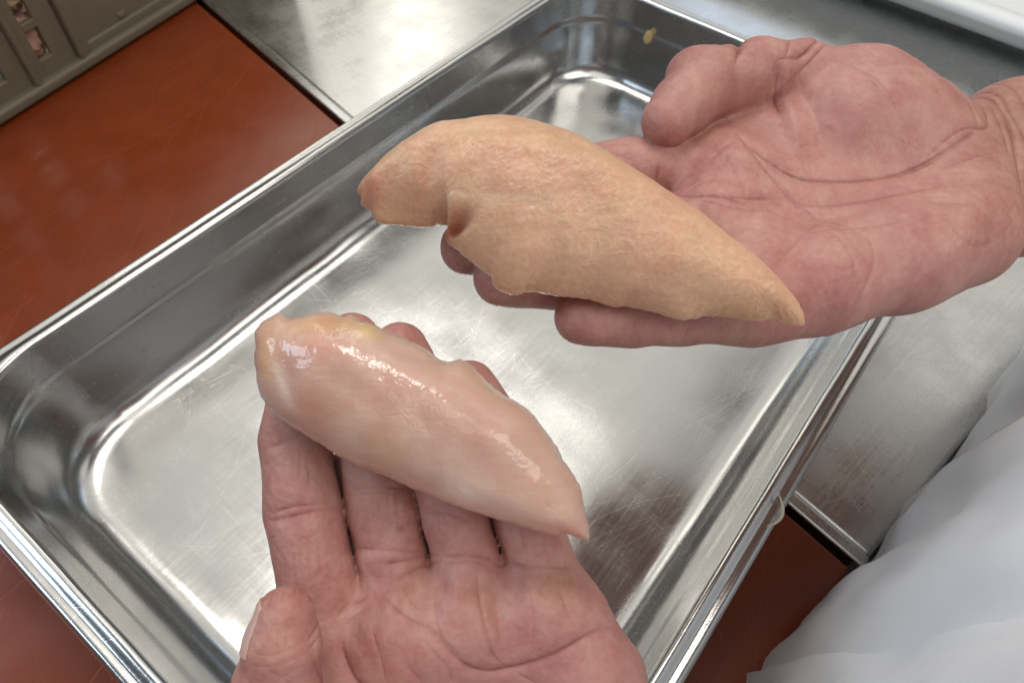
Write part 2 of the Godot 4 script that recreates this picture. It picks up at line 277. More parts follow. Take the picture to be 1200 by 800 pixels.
const RIGHT_LUMPS := [ # height, centre, half length, half width (mm), turn
	[-1.7, -43.7, 10.0, 6.9, 3.0, -1.96],
	[0.8, -38.1, 7.1, 6.3, 4, -1.97],
	[-3.0, -53.6, 3.7, 6.3, 8, 0.47],
	[-5.5, -36.8, -4.4, 3.8, 1.7, 0.26],
	[1.4, -39.9, 0, 6.7, 2.2, 0.04],
	[1.0, -50.8, 5.1, 5.1, 4, -1.78],
	[-0.4, -23.5, -0.3, 12.2, 2.0, -0.15],
	[-0.9, 23.6, -24.1, 11.1, 4, -0.24],
	[0.8, 11.4, -25.9, 5.1, 3, -0.39],
	[-0.7, -17.1, 9.0, 5.6, 4, -0.40],
	[1.0, -0.9, 9.1, 14.9, 6, -0.56],
	[-1.0, 26.7, -27.1, 5.1, 2, -0.39],
	[0.8, 30.0, -27.2, 15.9, 1.3, -0.25],
	[0.7, 33.6, -29.5, 15.1, 1.0, -0.19],
	[0.6, 13.4, -27.5, 9.9, 1.2, -0.25],
	[-0.7, 41.4, -29.3, 9.2, 1.2, -0.28],
	[0.7, 5.8, -25.3, 8.6, 1.4, -0.21],
	[-0.6, 14.0, -28.6, 6.8, 1.2, -0.27],
	[0.7, -52.4, 15.0, 9.5, 2.5, 0.67],
	[-0.5, -26.5, 19.7, 15.7, 2, -0.05],
]
const RIGHT_SPOTS := [ # strength, centre, half length, half width (mm), turn, tint
	[1.0, -37.8, -4.4, 4.6, 2.1, 0.21, Color(0.42, 0.13, 0.085)],
	[0.6, -43.8, 9.6, 6.4, 2.2, -1.93, Color(0.7, 0.36, 0.25)],
	[0.6, -60.2, 7.0, 4.0, 4, 0.69, Color(0.72, 0.3, 0.21)],
	[0.5, -56.4, -2.0, 5.6, 3, -0.25, Color(0.84, 0.6, 0.3)],
	[0.5, -46.6, 5.1, 5.1, 4, -1.78, Color(0.68, 0.32, 0.22)],
	[0.5, 40.3, -28.8, 7.9, 1.5, -0.26, Color(0.66, 0.36, 0.2)],
	[0.4, -6.6, 9.0, 8.1, 6, -0.68, Color(0.72, 0.4, 0.31)],
	[0.4, -25.2, -17.5, 5.0, 5, -0.73, Color(0.74, 0.43, 0.32)],
	[0.4, 7.0, -23.5, 7.5, 3, -0.27, Color(0.68, 0.38, 0.25)],
	[0.5, -45.4, 17.7, 5.9, 4, 0.53, Color(0.8, 0.45, 0.35)],
	[0.4, 1.2, -2.0, 6.0, 6, -0.52, Color(0.7, 0.36, 0.26)],
	[0.35, 18.5, -18.1, 5.0, 5, -0.27, Color(0.66, 0.36, 0.24)],
	[0.5, -23.5, -0.5, 12.1, 1.0, -0.14, Color(0.86, 0.66, 0.48)],
	[0.45, -14.8, 17.0, 18.5, 5, -0.20, Color(0.82, 0.56, 0.3)],
	[0.5, 42.6, -27.9, 10.7, 4, -0.40, Color(0.84, 0.6, 0.34)],
	[0.4, -22.9, -18.1, 4.2, 4, -1.27, Color(0.84, 0.58, 0.34)],
]
const LEFT_TINTS := [ # strength, centre, half length, half width (mm), turn, tint
	[0.5, -34.8, 28.8, 19.8, 12, -1.49, Color(0.46, 0.255, 0.205)],
	[0.45, -13.6, 22.8, 18.5, 12, -1.40, Color(0.47, 0.26, 0.21)],
	[0.4, 5.1, 22.8, 18.9, 12, -1.31, Color(0.48, 0.26, 0.21)],
	[0.5, 38.0, -8.7, 6.0, 6, -0.31, Color(0.6, 0.38, 0.22)],
	[0.45, 17.4, -12.1, 6.0, 6, -0.00, Color(0.6, 0.37, 0.25)],
	[0.5, -4.0, -31.0, 12.1, 10, -0.30, Color(0.58, 0.25, 0.22)],
	[0.4, 30.8, -27.7, 17.3, 12, -0.28, Color(0.58, 0.26, 0.225)],
	[0.45, -26.1, -13.2, 6.0, 5, -0.67, Color(0.56, 0.24, 0.2)],
	[0.8, -6.7, 5.9, 0.9, 0.9, -0.76, Color(0.26, 0.12, 0.08)],
	[0.35, 0.3, -9.8, 6.5, 6, -0.00, Color(0.6, 0.34, 0.26)],
	[0.5, -37.5, -18.8, 9.0, 9, -1.44, Color(0.52, 0.27, 0.2)],
]
const RIGHT_TINTS := [ # strength, centre, half length, half width (mm), turn, tint
	[0.75, 76.1, 23.1, 66.1, 20, -1.87, Color(0.45, 0.25, 0.175)],
	[0.45, -16.8, -52.4, 14.0, 14, -0.10, Color(0.58, 0.265, 0.225)],
	[0.4, -37.5, -17.3, 9.1, 8, -0.76, Color(0.58, 0.27, 0.225)],
	[0.45, -36.9, 39.1, 14.8, 10, 0.45, Color(0.52, 0.255, 0.205)],
	[0.35, 35.6, -22.1, 12.0, 12, -0.71, Color(0.6, 0.33, 0.26)],
	[0.4, 37.6, 68.2, 22.0, 8, -0.39, Color(0.53, 0.28, 0.22)],
	[0.35, -2.9, -34.8, 16.0, 10, -0.09, Color(0.6, 0.33, 0.275)],
]
const LEFT_PADS := [ # height, centre, half length, half width (mm), turn
	[1.5, -7.6, -12.7, 2.5, 5, -0.31],
	[1.6, 9.7, -10.0, 2.6, 5.5, -0.10],
	[1.5, 30.2, -10.5, 2.6, 5, -0.10],
	[-1.0, -0.2, -13.2, 4.2, 3, -1.08],
	[-1.0, 20.0, -13.8, 4.4, 3, -1.36],
	[-1.8, 16.9, -33.2, 9.0, 9, -0.13],
	[1.2, 2.3, -24.4, 6.1, 5, -1.45],
	[1.2, 36.8, -16.6, 7.7, 7, -0.00],
	[1.5, 49.4, -31.0, 5.2, 9, -0.77],
	[-1.2, -17.6, -21.0, 7.7, 3, -0.69],
	[1.2, -14.6, -23.3, 4.5, 5, -0.94],
	[0.8, 17.7, -21.6, 5.6, 3.5, -1.40],
	[-1.0, 22.4, -18.8, 9.9, 2, -1.48],
]
const RIGHT_PADS := [ # height, centre, half length, half width (mm), turn
	[-1.8, -11.8, 29.4, 7.6, 2.6, -1.44],
	[1.8, -7.4, 19.8, 11.8, 3.5, -1.41],
	[-1.2, -1.2, 24.9, 12.0, 2, -1.45],
	[1.8, -30.1, -0.5, 9.5, 5, -1.42],
	[-1.6, -26.1, -20.4, 12.1, 3, 0.18],
	[1.2, -15.4, -12.3, 13.1, 3.5, -0.85],
	[1.2, 14.1, -10.4, 19.8, 5, 0.11],
	[-1.2, -5.8, -22.7, 11.6, 3, 0.04],
	[1.6, -14.6, -37.8, 15.9, 8, -0.41],
	[1.5, 34.9, -27.9, 7.3, 10, -0.56],
	[-1.3, 29.8, -22.8, 8.9, 3, -0.15],
	[1.3, 33.5, 27.7, 12.4, 16, 0.05],
	[-1.2, 18.7, 63.7, 16.0, 3, 0.90],
	[1.2, 4.1, 67.5, 5.5, 5, 0.36],
	[-1.0, -25.7, 46.5, 13.4, 2.2, -1.71],
	[1.0, -15.8, 53.7, 9.3, 6, -1.26],
	[1.2, -47.8, -39.1, 5.7, 5, -0.13],
]

const TABLE_TURN := 0.1717 # the work table is turned a little against the pan
const TU := Vector3(0.9853, 0, 0.1709) # along the table's front edge
const TW := Vector3(-0.1709, 0, 0.9853) # out towards the person
const RIM := 0.066 # height of the pan

var rng := RandomNumberGenerator.new()

func _ready() -> void:
	rng.seed = 7
	camera_and_light()
	build_table()
	build_pan()
	build_crate()
	build_white_tray()
	build_coat()
	build_hands()
	build_meat()
	build_scraps()

# ------------------------------------------------------------------ camera, light
func camera_and_light() -> void:
	var cam := Camera3D.new()
	cam.name = "camera"
	cam.transform = Transform3D(Basis(Vector3(0.6159, 0.0398, 0.7868), Vector3(0.6259, 0.5818, -0.5194), Vector3(-0.4785, 0.8124, 0.3334)).orthonormalized(), Vector3(-0.2213, 0.3403, 0.1332))
	var at := CameraAttributesPhysical.new()
	at.frustum_focal_length = 24.0 * 818.3 / 800.0
	at.frustum_near = 0.01
	at.frustum_far = 20.0
	at.frustum_focus_distance = 0.225
	at.exposure_aperture = 19.0
	cam.attributes = at
	cam.fov = rad_to_deg(2.0 * atan(400.0 / 818.3))
	cam.near = 0.01
	cam.far = 20.0
	add_child(cam)
	cam.current = true

	var e := Environment.new()
	e.background_mode = Environment.BG_COLOR
	e.background_color = Color(0.10, 0.105, 0.11).linear_to_srgb()
	e.tonemap_mode = Environment.TONE_MAPPER_LINEAR
	e.tonemap_exposure = 1.0
	e.sdfgi_enabled = true
	e.ssao_enabled = true
	e.ssil_enabled = true
	var we := WorldEnvironment.new()
	we.name = "environment"
	we.environment = e
	add_child(we)

	# the lit ceiling, fill panels added overhead, one tube, far windows that the steel mirrors, and an added side fill
	lamp("ceiling_glow", Vector3(2.5, 2.6, -1.75), Vector3(2.5, 0, -1.75), Vector3(0, 0, -1), Vector2(5.8, 3.3), 0.77, Color(1.0, 0.985, 0.95))
	lamp("ceiling_glow", Vector3(3.9, 2.6, 0.75), Vector3(3.9, 0, 0.75), Vector3(0, 0, -1), Vector2(2.9, 1.5), 0.86, Color(1.0, 0.985, 0.95))
	lamp("fill_panel", Vector3(-0.65, 2.4, 0.60), Vector3(-0.1, 0, 0.0), Vector3(0, 0, -1), Vector2(1.5, 1.5), 1.3, Color(1.0, 0.985, 0.96))  # added above and behind the camera to light the hands
	lamp("fill_panel", Vector3(0.40, 2.4, 1.75), Vector3(0.0, 0, 0.05), Vector3(0, 0, -1), Vector2(1.6, 1.5), 3.2, Color(1.0, 0.985, 0.96))  # added fill from over the person, for the palms and the pan
	lamp("ceiling_tube", Vector3(0.42, 2.4, -0.72), Vector3(0.0, 0, 0.0), Vector3(0.6, 0, -0.8), Vector2(0.42, 0.9), 13.0, Color(1.0, 0.98, 0.95))
	lamp("ceiling_tube", Vector3(0.78, 2.4, -0.40), Vector3(0.0, 0, 0.0), Vector3(0.6, 0, -0.8), Vector2(0.10, 0.5), 12.0, Color(1.0, 0.98, 0.95))
	for spot in [Vector3(0.85, 2.4, -3.65), Vector3(1.25, 2.4, -3.75), Vector3(1.75, 2.4, -3.7), Vector3(0.5, 2.4, -3.6)]:
		lamp("ceiling_spot", spot, spot + Vector3.DOWN, Vector3(0, 0, -1), Vector2(0.26, 0.22), 5.0, Color(1.0, 0.98, 0.95))
	lamp("window_or_fill_light", Vector3(1.62, 1.9, -2.75), Vector3(0.1, 0, -0.2), Vector3.UP, Vector2(0.30, 1.5), 3.0, Color(1.0, 0.98, 0.93))
	lamp("window_or_fill_light", Vector3(2.35, 1.9, -2.45), Vector3(0.1, 0, -0.2), Vector3.UP, Vector2(0.42, 1.5), 2.4, Color(1.0, 0.98, 0.93))
	lamp("window_or_fill_light", Vector3(3.3, 1.7, -1.0), Vector3(0.3, 0, 0), Vector3.UP, Vector2(0.9, 0.9), 0.9, Color(0.70, 0.84, 1.0))
	lamp("window_or_fill_light", Vector3(-1.5, 1.9, -1.9), Vector3(0, 0.2, 0.1), Vector3.UP, Vector2(1.3, 1.2), 5.6, Color(0.84, 0.92, 1.0))  # added to brighten the coat and hands; no window known there

func lamp(called: String, from: Vector3, to: Vector3, up: Vector3, size: Vector2, radiance: float, tint: Color) -> void:
	var l := AreaLight3D.new()
	l.name = called
	l.area_size = size
	l.area_normalize_energy = true
	l.light_energy = radiance * size.x * size.y / PI
	l.light_color = tint
	l.area_range = 8.0
	l.area_attenuation = 2.0
	l.shadow_enabled = true
	add_child(l, true)
	l.look_at_from_position(from, to, up)

# ------------------------------------------------------------------ helpers
func tag(o: Node, label: String, category := "", group := "", kind := "") -> void:
	if label: o.set_meta("label", label)
	if category: o.set_meta("category", category)
	if group: o.set_meta("group", group)
	if kind: o.set_meta("kind", kind)

func thing(called: String, label: String, category: String, t := Transform3D(), group := "") -> Node3D:
	var o := Node3D.new()
	o.name = called
	o.transform = t
	add_child(o, true)
	tag(o, label, category, group)
	return o

func put(called: String, m: Mesh, mat: Material, parent: Node, t := Transform3D()) -> MeshInstance3D:
	var o := MeshInstance3D.new()
	o.name = called
	o.mesh = m
	o.material_override = mat
	o.transform = t
	parent.add_child(o, true)
	return o

func mat(albedo: Color, rough: float, metal := 0.0) -> StandardMaterial3D:
	var m := StandardMaterial3D.new()
	m.albedo_color = albedo.linear_to_srgb()
	m.roughness = rough
	m.metallic = metal
	return m

func smoothed(v: PackedVector3Array, ix: PackedInt32Array) -> PackedVector3Array:
	# vertex normals; Godot's front faces run clockwise. Corners that share a place share a normal.
	var n := PackedVector3Array()
	n.resize(v.size())
	var first := {}
	var same := PackedInt32Array()
	same.resize(v.size())
	for i in v.size():
		var key := Vector3i((v[i] * 200000.0).round())
		if first.has(key):
			same[i] = first[key]
		else:
			first[key] = i
			same[i] = i
	for t in range(0, ix.size(), 3):
		var a := ix[t]
		var b := ix[t + 1]
		var c := ix[t + 2]
		var fn := (v[c] - v[a]).cross(v[b] - v[a])
		n[same[a]] += fn
		n[same[b]] += fn
		n[same[c]] += fn
	for i in v.size():
		n[i] = n[same[i]].normalized() if same[i] == i else n[same[i]]
	return n

func array_mesh(v: PackedVector3Array, ix: PackedInt32Array, uv := PackedVector2Array(), col := PackedColorArray(), nrm := PackedVector3Array()) -> ArrayMesh:
	var a := []
	a.resize(Mesh.ARRAY_MAX)
	a[Mesh.ARRAY_VERTEX] = v
	a[Mesh.ARRAY_INDEX] = ix
	a[Mesh.ARRAY_NORMAL] = nrm if nrm.size() else smoothed(v, ix)
	if uv.size(): a[Mesh.ARRAY_TEX_UV] = uv
	if col.size(): a[Mesh.ARRAY_COLOR] = col
	var m := ArrayMesh.new()
	m.add_surface_from_arrays(Mesh.PRIMITIVE_TRIANGLES, a)
	return m

func sheet(nu: int, nv: int, f: Callable, closed_u := false, flip := false) -> ArrayMesh:
	# a grid of f(i, j) -> Vector3
	var v := PackedVector3Array()
	var uv := PackedVector2Array()
	for j in nv:
		for i in nu:
			v.append(f.call(i, j))
			uv.append(Vector2(float(i) / (nu - 1), float(j) / (nv - 1)))
	var ix := PackedInt32Array()
	for j in nv - 1:
		for i in (nu if closed_u else nu - 1):
			var k := (i + 1) % nu
			var a := j * nu + i
			var b := j * nu + k
			var c := (j + 1) * nu + k
			var d := (j + 1) * nu + i
			if flip:
				ix.append_array([a, c, b, a, d, c])
			else:
				ix.append_array([a, b, c, a, c, d])
	return array_mesh(v, ix, uv)

func bevel_box(lo: Vector3, hi: Vector3, r: float, seg := 3) -> ArrayMesh:
	# a box with rounded edges: a subdivided cube whose skin is pushed out from the inner box
	var v := PackedVector3Array()
	var ix := PackedInt32Array()
	var inner_lo := lo + Vector3.ONE * r
	var inner_hi := hi - Vector3.ONE * r
	var n := seg * 2 + 2
	for face in 6:
		var ax := face / 2
		var s := 1.0 if face % 2 else -1.0
		var base := v.size()
		for j in n:
			for i in n:
				var a := angle_of(i, seg)
				var b := angle_of(j, seg)
				var d := Vector3.ZERO
				d[ax] = s
				d[(ax + 1) % 3] = tan(a.y)
				d[(ax + 2) % 3] = tan(b.y)
				d = d.normalized()
				var p := Vector3.ZERO
				p[ax] = inner_hi[ax] if s > 0 else inner_lo[ax]
				p[(ax + 1) % 3] = inner_hi[(ax + 1) % 3] if a.x > 0 else inner_lo[(ax + 1) % 3]
				p[(ax + 2) % 3] = inner_hi[(ax + 2) % 3] if b.x > 0 else inner_lo[(ax + 2) % 3]
				v.append(p + d * r)
		for j in n - 1:
			for i in n - 1:
				var a := base + j * n + i
				if s > 0:
					ix.append_array([a, a + n, a + n + 1, a, a + n + 1, a + 1])
				else:
					ix.append_array([a, a + 1, a + n + 1, a, a + n + 1, a + n])
	return array_mesh(v, ix)

func angle_of(i: int, seg: int) -> Vector2:
	var side := -1.0 if i <= seg else 1.0
	var k := (float(i) / seg - 1.0) if i <= seg else (float(i - seg - 1) / seg)
	return Vector2(side, k * PI / 4.0)

func tube(pts: PackedVector3Array, radius: Callable, sides := 8) -> ArrayMesh:
	var n := pts.size()
	var up := Vector3(0.31, 0.89, 0.33)
	return sheet(sides, n + 2, func(i: int, j: int):
		var k := clampi(j - 1, 0, n - 1)
		var along := (pts[mini(k + 1, n - 1)] - pts[maxi(k - 1, 0)]).normalized()
		var x := along.cross(up).normalized()
		var y := x.cross(along)
		var t := float(k) / (n - 1)
		var r: float = 0.0 if j == 0 or j == n + 1 else radius.call(t)
		var a := TAU * i / sides
		return pts[k] + (x * cos(a) + y * sin(a)) * r, true)

func noise(s: int, freq: float, octaves := 3, kind := FastNoiseLite.TYPE_SIMPLEX_SMOOTH) -> FastNoiseLite:
	var f := FastNoiseLite.new()
	f.seed = s
	f.frequency = freq
	f.noise_type = kind
	f.fractal_octaves = octaves
	f.fractal_type = FastNoiseLite.FRACTAL_FBM if octaves > 1 else FastNoiseLite.FRACTAL_NONE
	return f

func noise_map(f: FastNoiseLite, n: int, coarse := 1, w := 0, h := 0) -> PackedFloat32Array:
	# n x n values 0..1 of a noise that wraps round; coarse ones are made small and drawn out smoothly
	f.frequency *= coarse
	var im := f.get_seamless_image(w if w else n / coarse, h if h else n / coarse, false, false, 0.12)
	im.convert(Image.FORMAT_RF)
	if im.get_width() != n or im.get_height() != n: im.resize(n, n, Image.INTERPOLATE_CUBIC)
	return im.get_data().to_float32_array()

func grey_texture(h: PackedFloat32Array, w: int) -> ImageTexture:
	return ImageTexture.create_from_image(Image.create_from_data(w, h.size() / w, false, Image.FORMAT_RF, h.to_byte_array()))

func stamp(h: PackedFloat32Array, size: int, a: Vector2, b: Vector2, width: float, depth: float, wrap := false) -> void:
	# a groove from a to b (pixels), the deepest wins
	var reach := width * 2.4
	var lo := Vector2(minf(a.x, b.x), minf(a.y, b.y)) - Vector2.ONE * reach
	var hi := Vector2(maxf(a.x, b.x), maxf(a.y, b.y)) + Vector2.ONE * reach
	var ab := b - a
	var inv := 1.0 / maxf(ab.length_squared(), 1e-6)
	for y in range(floori(lo.y), ceili(hi.y) + 1):
		if not wrap and (y < 0 or y >= size): continue
		var row := posmod(y, size) * size
		for x in range(floori(lo.x), ceili(hi.x) + 1):
			if not wrap and (x < 0 or x >= size): continue
			var p := Vector2(x, y) - a
			var d := (p - ab * clampf(p.dot(ab) * inv, 0.0, 1.0)).length() / width
			if d > 2.4: continue
			var g := depth * exp(-d * d)
			var k := row + posmod(x, size)
			if g > h[k]: h[k] = g

func scratch(h: PackedFloat32Array, size: int, from: Vector2, dir: Vector2, length: int, bend: float, depth: float) -> void:
	# a hair-fine scratch that wraps round the tile
	var p := from
	var d := dir
	for i in length:
		d = d.rotated(bend)
		p += d
		var x := posmod(int(p.x), size)
		var y := posmod(int(p.y), size)
		var s := depth * minf(1.0, minf(i, length - i) / 12.0)
		h[y * size + x] = maxf(h[y * size + x], s)
		var y2 := (y + 1) % size
		h[y2 * size + x] = maxf(h[y2 * size + x], s * 0.5)

# ------------------------------------------------------------------ steel
var steel_maps := {}

func steel(called: String, tint: float, rough_lo: float, rough_hi: float, tile: float, bump: float, seed_: int, count: int, way: float, spread: float) -> StandardMaterial3D:
	var n := 1024
	if not steel_maps.has(seed_):
		var r := RandomNumberGenerator.new()
		r.seed = seed_
		var s := PackedFloat32Array()
		s.resize(n * n)
		for k in count:
			var a := way + r.randfn() * spread + (PI / 2.0 if r.randf() < 0.25 else 0.0)
			var long := r.randi_range(30, 130) if r.randf() < 0.8 else r.randi_range(130, 420)
			scratch(s, n, Vector2(r.randf(), r.randf()) * n, Vector2.from_angle(a), long, r.randfn() * 0.0016, pow(r.randf(), 2.0) * 0.9 + 0.1)
		var cloud := noise_map(noise(seed_ + 1, 0.006, 4), n, 8)
		var fine := noise_map(noise(seed_ + 2, 0.09, 2), n)
		var along := noise_map(noise(seed_ + 3, 0.16, 3), n, 1, n / 64, n)
		var across := noise_map(noise(seed_ + 4, 0.16, 3), n, 1, n, n / 24)
		var rough := PackedFloat32Array()
		rough.resize(n * n)
		var high := PackedFloat32Array()
		high.resize(n * n)
		for i in n * n:
			var c := cloud[i]
			rough[i] = clampf((c - 0.5) * 0.4 + (along[i] - 0.5) * 0.26 + (across[i] - 0.5) * 0.16 + fine[i] * 0.08 + s[i] * 0.25 + 0.42, 0.0, 1.0)
			high[i] = 0.5 - s[i] * 0.30
		steel_maps[seed_] = [rough, grey_texture(high, n)]
	var rr: PackedFloat32Array = steel_maps[seed_][0].duplicate()
	for i in rr.size():
		rr[i] = lerpf(rough_lo, rough_hi, rr[i])
	var m := mat(Color(tint, tint * 0.99, tint * 0.965), 1.0, 1.0)
	m.resource_name = called
	m.roughness_texture = grey_texture(rr, n)
	m.heightmap_enabled = true
	m.heightmap_texture = steel_maps[seed_][1]
	m.heightmap_scale = bump
	m.uv1_triplanar = true
	m.uv1_scale = Vector3.ONE / tile
	m.uv1_triplanar_sharpness = 6.0
	return m

# ------------------------------------------------------------------ table, board
func build_table() -> void:
	var floor_m := mat(Color(0.12, 0.11, 0.10), 0.6)
	var fl := put("floor", bevel_box(Vector3(-3, -0.98, -3), Vector3(3, -0.9, 3), 0.01), floor_m, self)
	tag(fl, "dark kitchen floor below the work table", "", "", "structure")
	var turn := Transform3D(Basis(TU, Vector3.UP, TW), Vector3.ZERO)
	var st := steel("table_steel", 0.60, 0.13, 0.44, 0.30, 0.004, 31, 1500, 0.9, 0.7)
	var t := thing("work_table", "stainless steel work table with a narrow folded edge beside the red board", "table", turn)
	put("tabletop", bevel_box(Vector3(0.026, -0.035, -1.25), Vector3(1.3, -0.0006, 0.2130), 0.003, 4), st, t)
	put("folded_edge", bevel_box(Vector3(0.0185, -0.035, -1.25), Vector3(0.0262, 0.0003, 0.2133), 0.0015), st, t)
	put("under_shelf", bevel_box(Vector3(-1.3, -0.06, -1.25), Vector3(1.3, -0.0365, 0.19), 0.002), st, t)
	for x in [-1.2, 1.2]:
		for z in [-1.15, 0.12]:
			put("leg", bevel_box(Vector3(x - 0.02, -0.898, z - 0.02), Vector3(x + 0.02, -0.061, z + 0.02), 0.004), st, t)

	# red board: knife scratches as relief and as faintly paler lines
	var n := 1024
	var s := PackedFloat32Array()
	s.resize(n * n)
	for k in 160:
		var a := 2.45 + rng.randfn() * 0.35
		scratch(s, n, Vector2(rng.randf(), rng.randf()) * n, Vector2.from_angle(a), rng.randi_range(60, 420), rng.randfn() * 0.0008, pow(rng.randf(), 2.5))
	var cloud := noise_map(noise(5, 0.008, 4), n, 8)
	var fine := noise_map(noise(6, 0.12, 2), n)
	var px := PackedByteArray()
	px.resize(n * n * 3)
	var high := PackedFloat32Array()
	high.resize(n * n)
	var rough := PackedFloat32Array()
	rough.resize(n * n)
	for i in n * n:
		var c := cloud[i]
		var v := 0.97 + c * 0.05 + (fine[i] - 0.5) * 0.05
		px[i * 3] = clampi(int(v * 126.0 + s[i] * 16.0), 0, 255)
		px[i * 3 + 1] = clampi(int(v * 54.0 + s[i] * 12.0), 0, 255)
		px[i * 3 + 2] = clampi(int(v * 22.0 + s[i] * 8.0), 0, 255)
		high[i] = 0.5 + c * 0.6 - s[i] * 0.25 + fine[i] * 0.06
		rough[i] = 0.22 + c * 0.10 + s[i] * 0.2
	var bm := StandardMaterial3D.new()
	bm.resource_name = "red_board_plastic"
	bm.albedo_texture = ImageTexture.create_from_image(Image.create_from_data(n, n, false, Image.FORMAT_RGB8, px))
	bm.roughness_texture = grey_texture(rough, n)
	bm.heightmap_enabled = true
	bm.heightmap_texture = grey_texture(high, n)
	bm.heightmap_scale = 0.02
	bm.uv1_triplanar = true
	bm.uv1_scale = Vector3.ONE / 0.34
	var b := put("cutting_board", bevel_box(Vector3(-1.25, -0.036, -1.2), Vector3(0.0145, -0.0012, 0.2095), 0.002), bm, self, turn)
	tag(b, "glossy brick red plastic cutting board under the left part of the pan", "cutting board")

# ------------------------------------------------------------------ pan
func round_rect(i: int, n: int, hx: float, hz: float, r: float) -> Vector3:
	# point i of n round a rectangle with rounded corners: a share of the points on each corner
	var per := n / 4
	var side := i / per
	var k := i % per
	var corner := per * 2 / 3
	var c: Vector3 = [Vector3(hx - r, 0, hz - r), Vector3(-hx + r, 0, hz - r), Vector3(-hx + r, 0, -hz + r), Vector3(hx - r, 0, -hz + r)][side]
	var nx: Vector3 = [Vector3(-hx + r, 0, hz - r), Vector3(-hx + r, 0, -hz + r), Vector3(hx - r, 0, -hz + r), Vector3(hx - r, 0, hz - r)][side]
	if k <= corner:
		var a := side * PI / 2.0 + float(k) / corner * PI / 2.0
		return c + Vector3(cos(a), 0, sin(a)) * r
	var a2 := (side + 1) * PI / 2.0
	return c.lerp(nx, float(k - corner) / (per - corner)) + Vector3(cos(a2), 0, sin(a2)) * r

func build_pan() -> void:
	var wear := noise(11, 30.0, 3)
	var dents := noise(12, 14.0, 2)
	var st := steel("pan_steel", 0.55, 0.09, 0.36, 0.26, 0.004, 21, 1300, 0.35, 0.25)
	var rim_st := steel("pan_rim_steel", 0.60, 0.12, 0.30, 0.14, 0.006, 21, 1300, 0.35, 0.25)
	var t := thing("steel_pan", "rectangular stainless steel gastronorm pan with rounded corners on the table", "pan", Transform3D(Basis(), Vector3(0, 0.0006, 0)))
	# profile: inset from the outer edge, height below the rim, corner radius
	var rim := [[1.2, -9.0, 40], [0.0, -8.0, 41], [-0.2, -6.0, 41], [0.0, -3.6, 41], [0.5, -2.0, 41], [1.3, -1.1, 41], [2.2, -0.8, 42], [3.4, -0.9, 43], [4.6, -1.3, 44], [5.6, -1.2, 46], [6.6, -0.7, 47], [7.6, -0.25, 48], [8.6, 0.0, 49], [9.6, -0.05, 50], [10.4, -0.5, 50], [11.0, -1.2, 50], [11.4, -2.1, 50], [11.6, -3.2, 50]]
	var wall := [[11.6, -3.2, 50], [12.0, -6, 50], [13.0, -12, 49.5], [14.0, -17.6, 49], [14.3, -19.2, 49], [14.9, -20.6, 48.7], [15.6, -21.8, 48.4], [16.1, -23.0, 48.1], [16.5, -24.8, 47.8], [18.6, -34, 47], [20.0, -44, 46], [20.7, -49, 46], [21.3, -52.5, 46], [22.3, -55.8, 45.6], [23.8, -58.8, 45], [26.0, -61.4, 44], [28.6, -63.1, 42], [31.5, -64.1, 40], [35, -64.6, 37], [42, -64.8, 34], [55, -64.9, 28], [75, -65.0, 22], [100, -65.1, 18], [130, -65.2, 14], [155, -65.2, 5], [162.5, -65.2, 0.0]]
	var n := 480
	var make := func(prof: Array) -> ArrayMesh:
		return sheet(n, prof.size(), func(i: int, j: int):
			var p: Array = prof[j]
			var v := round_rect(i, n, 0.265 - p[0] * 0.001, 0.1625 - p[0] * 0.001, p[2] * 0.001)
			v.y = RIM - 0.0006 + p[1] * 0.001
			v += Vector3(v.x, 0, v.z).normalized() * wear.get_noise_2d(v.x, v.z) * 0.00018
			v.y += dents.get_noise_2d(v.x, v.z) * (0.0007 if p[1] < -60 else 0.00015)
			return v, true)
	put("rim", make.call(rim), rim_st, t)
	put("basin", make.call(wall), st, t)

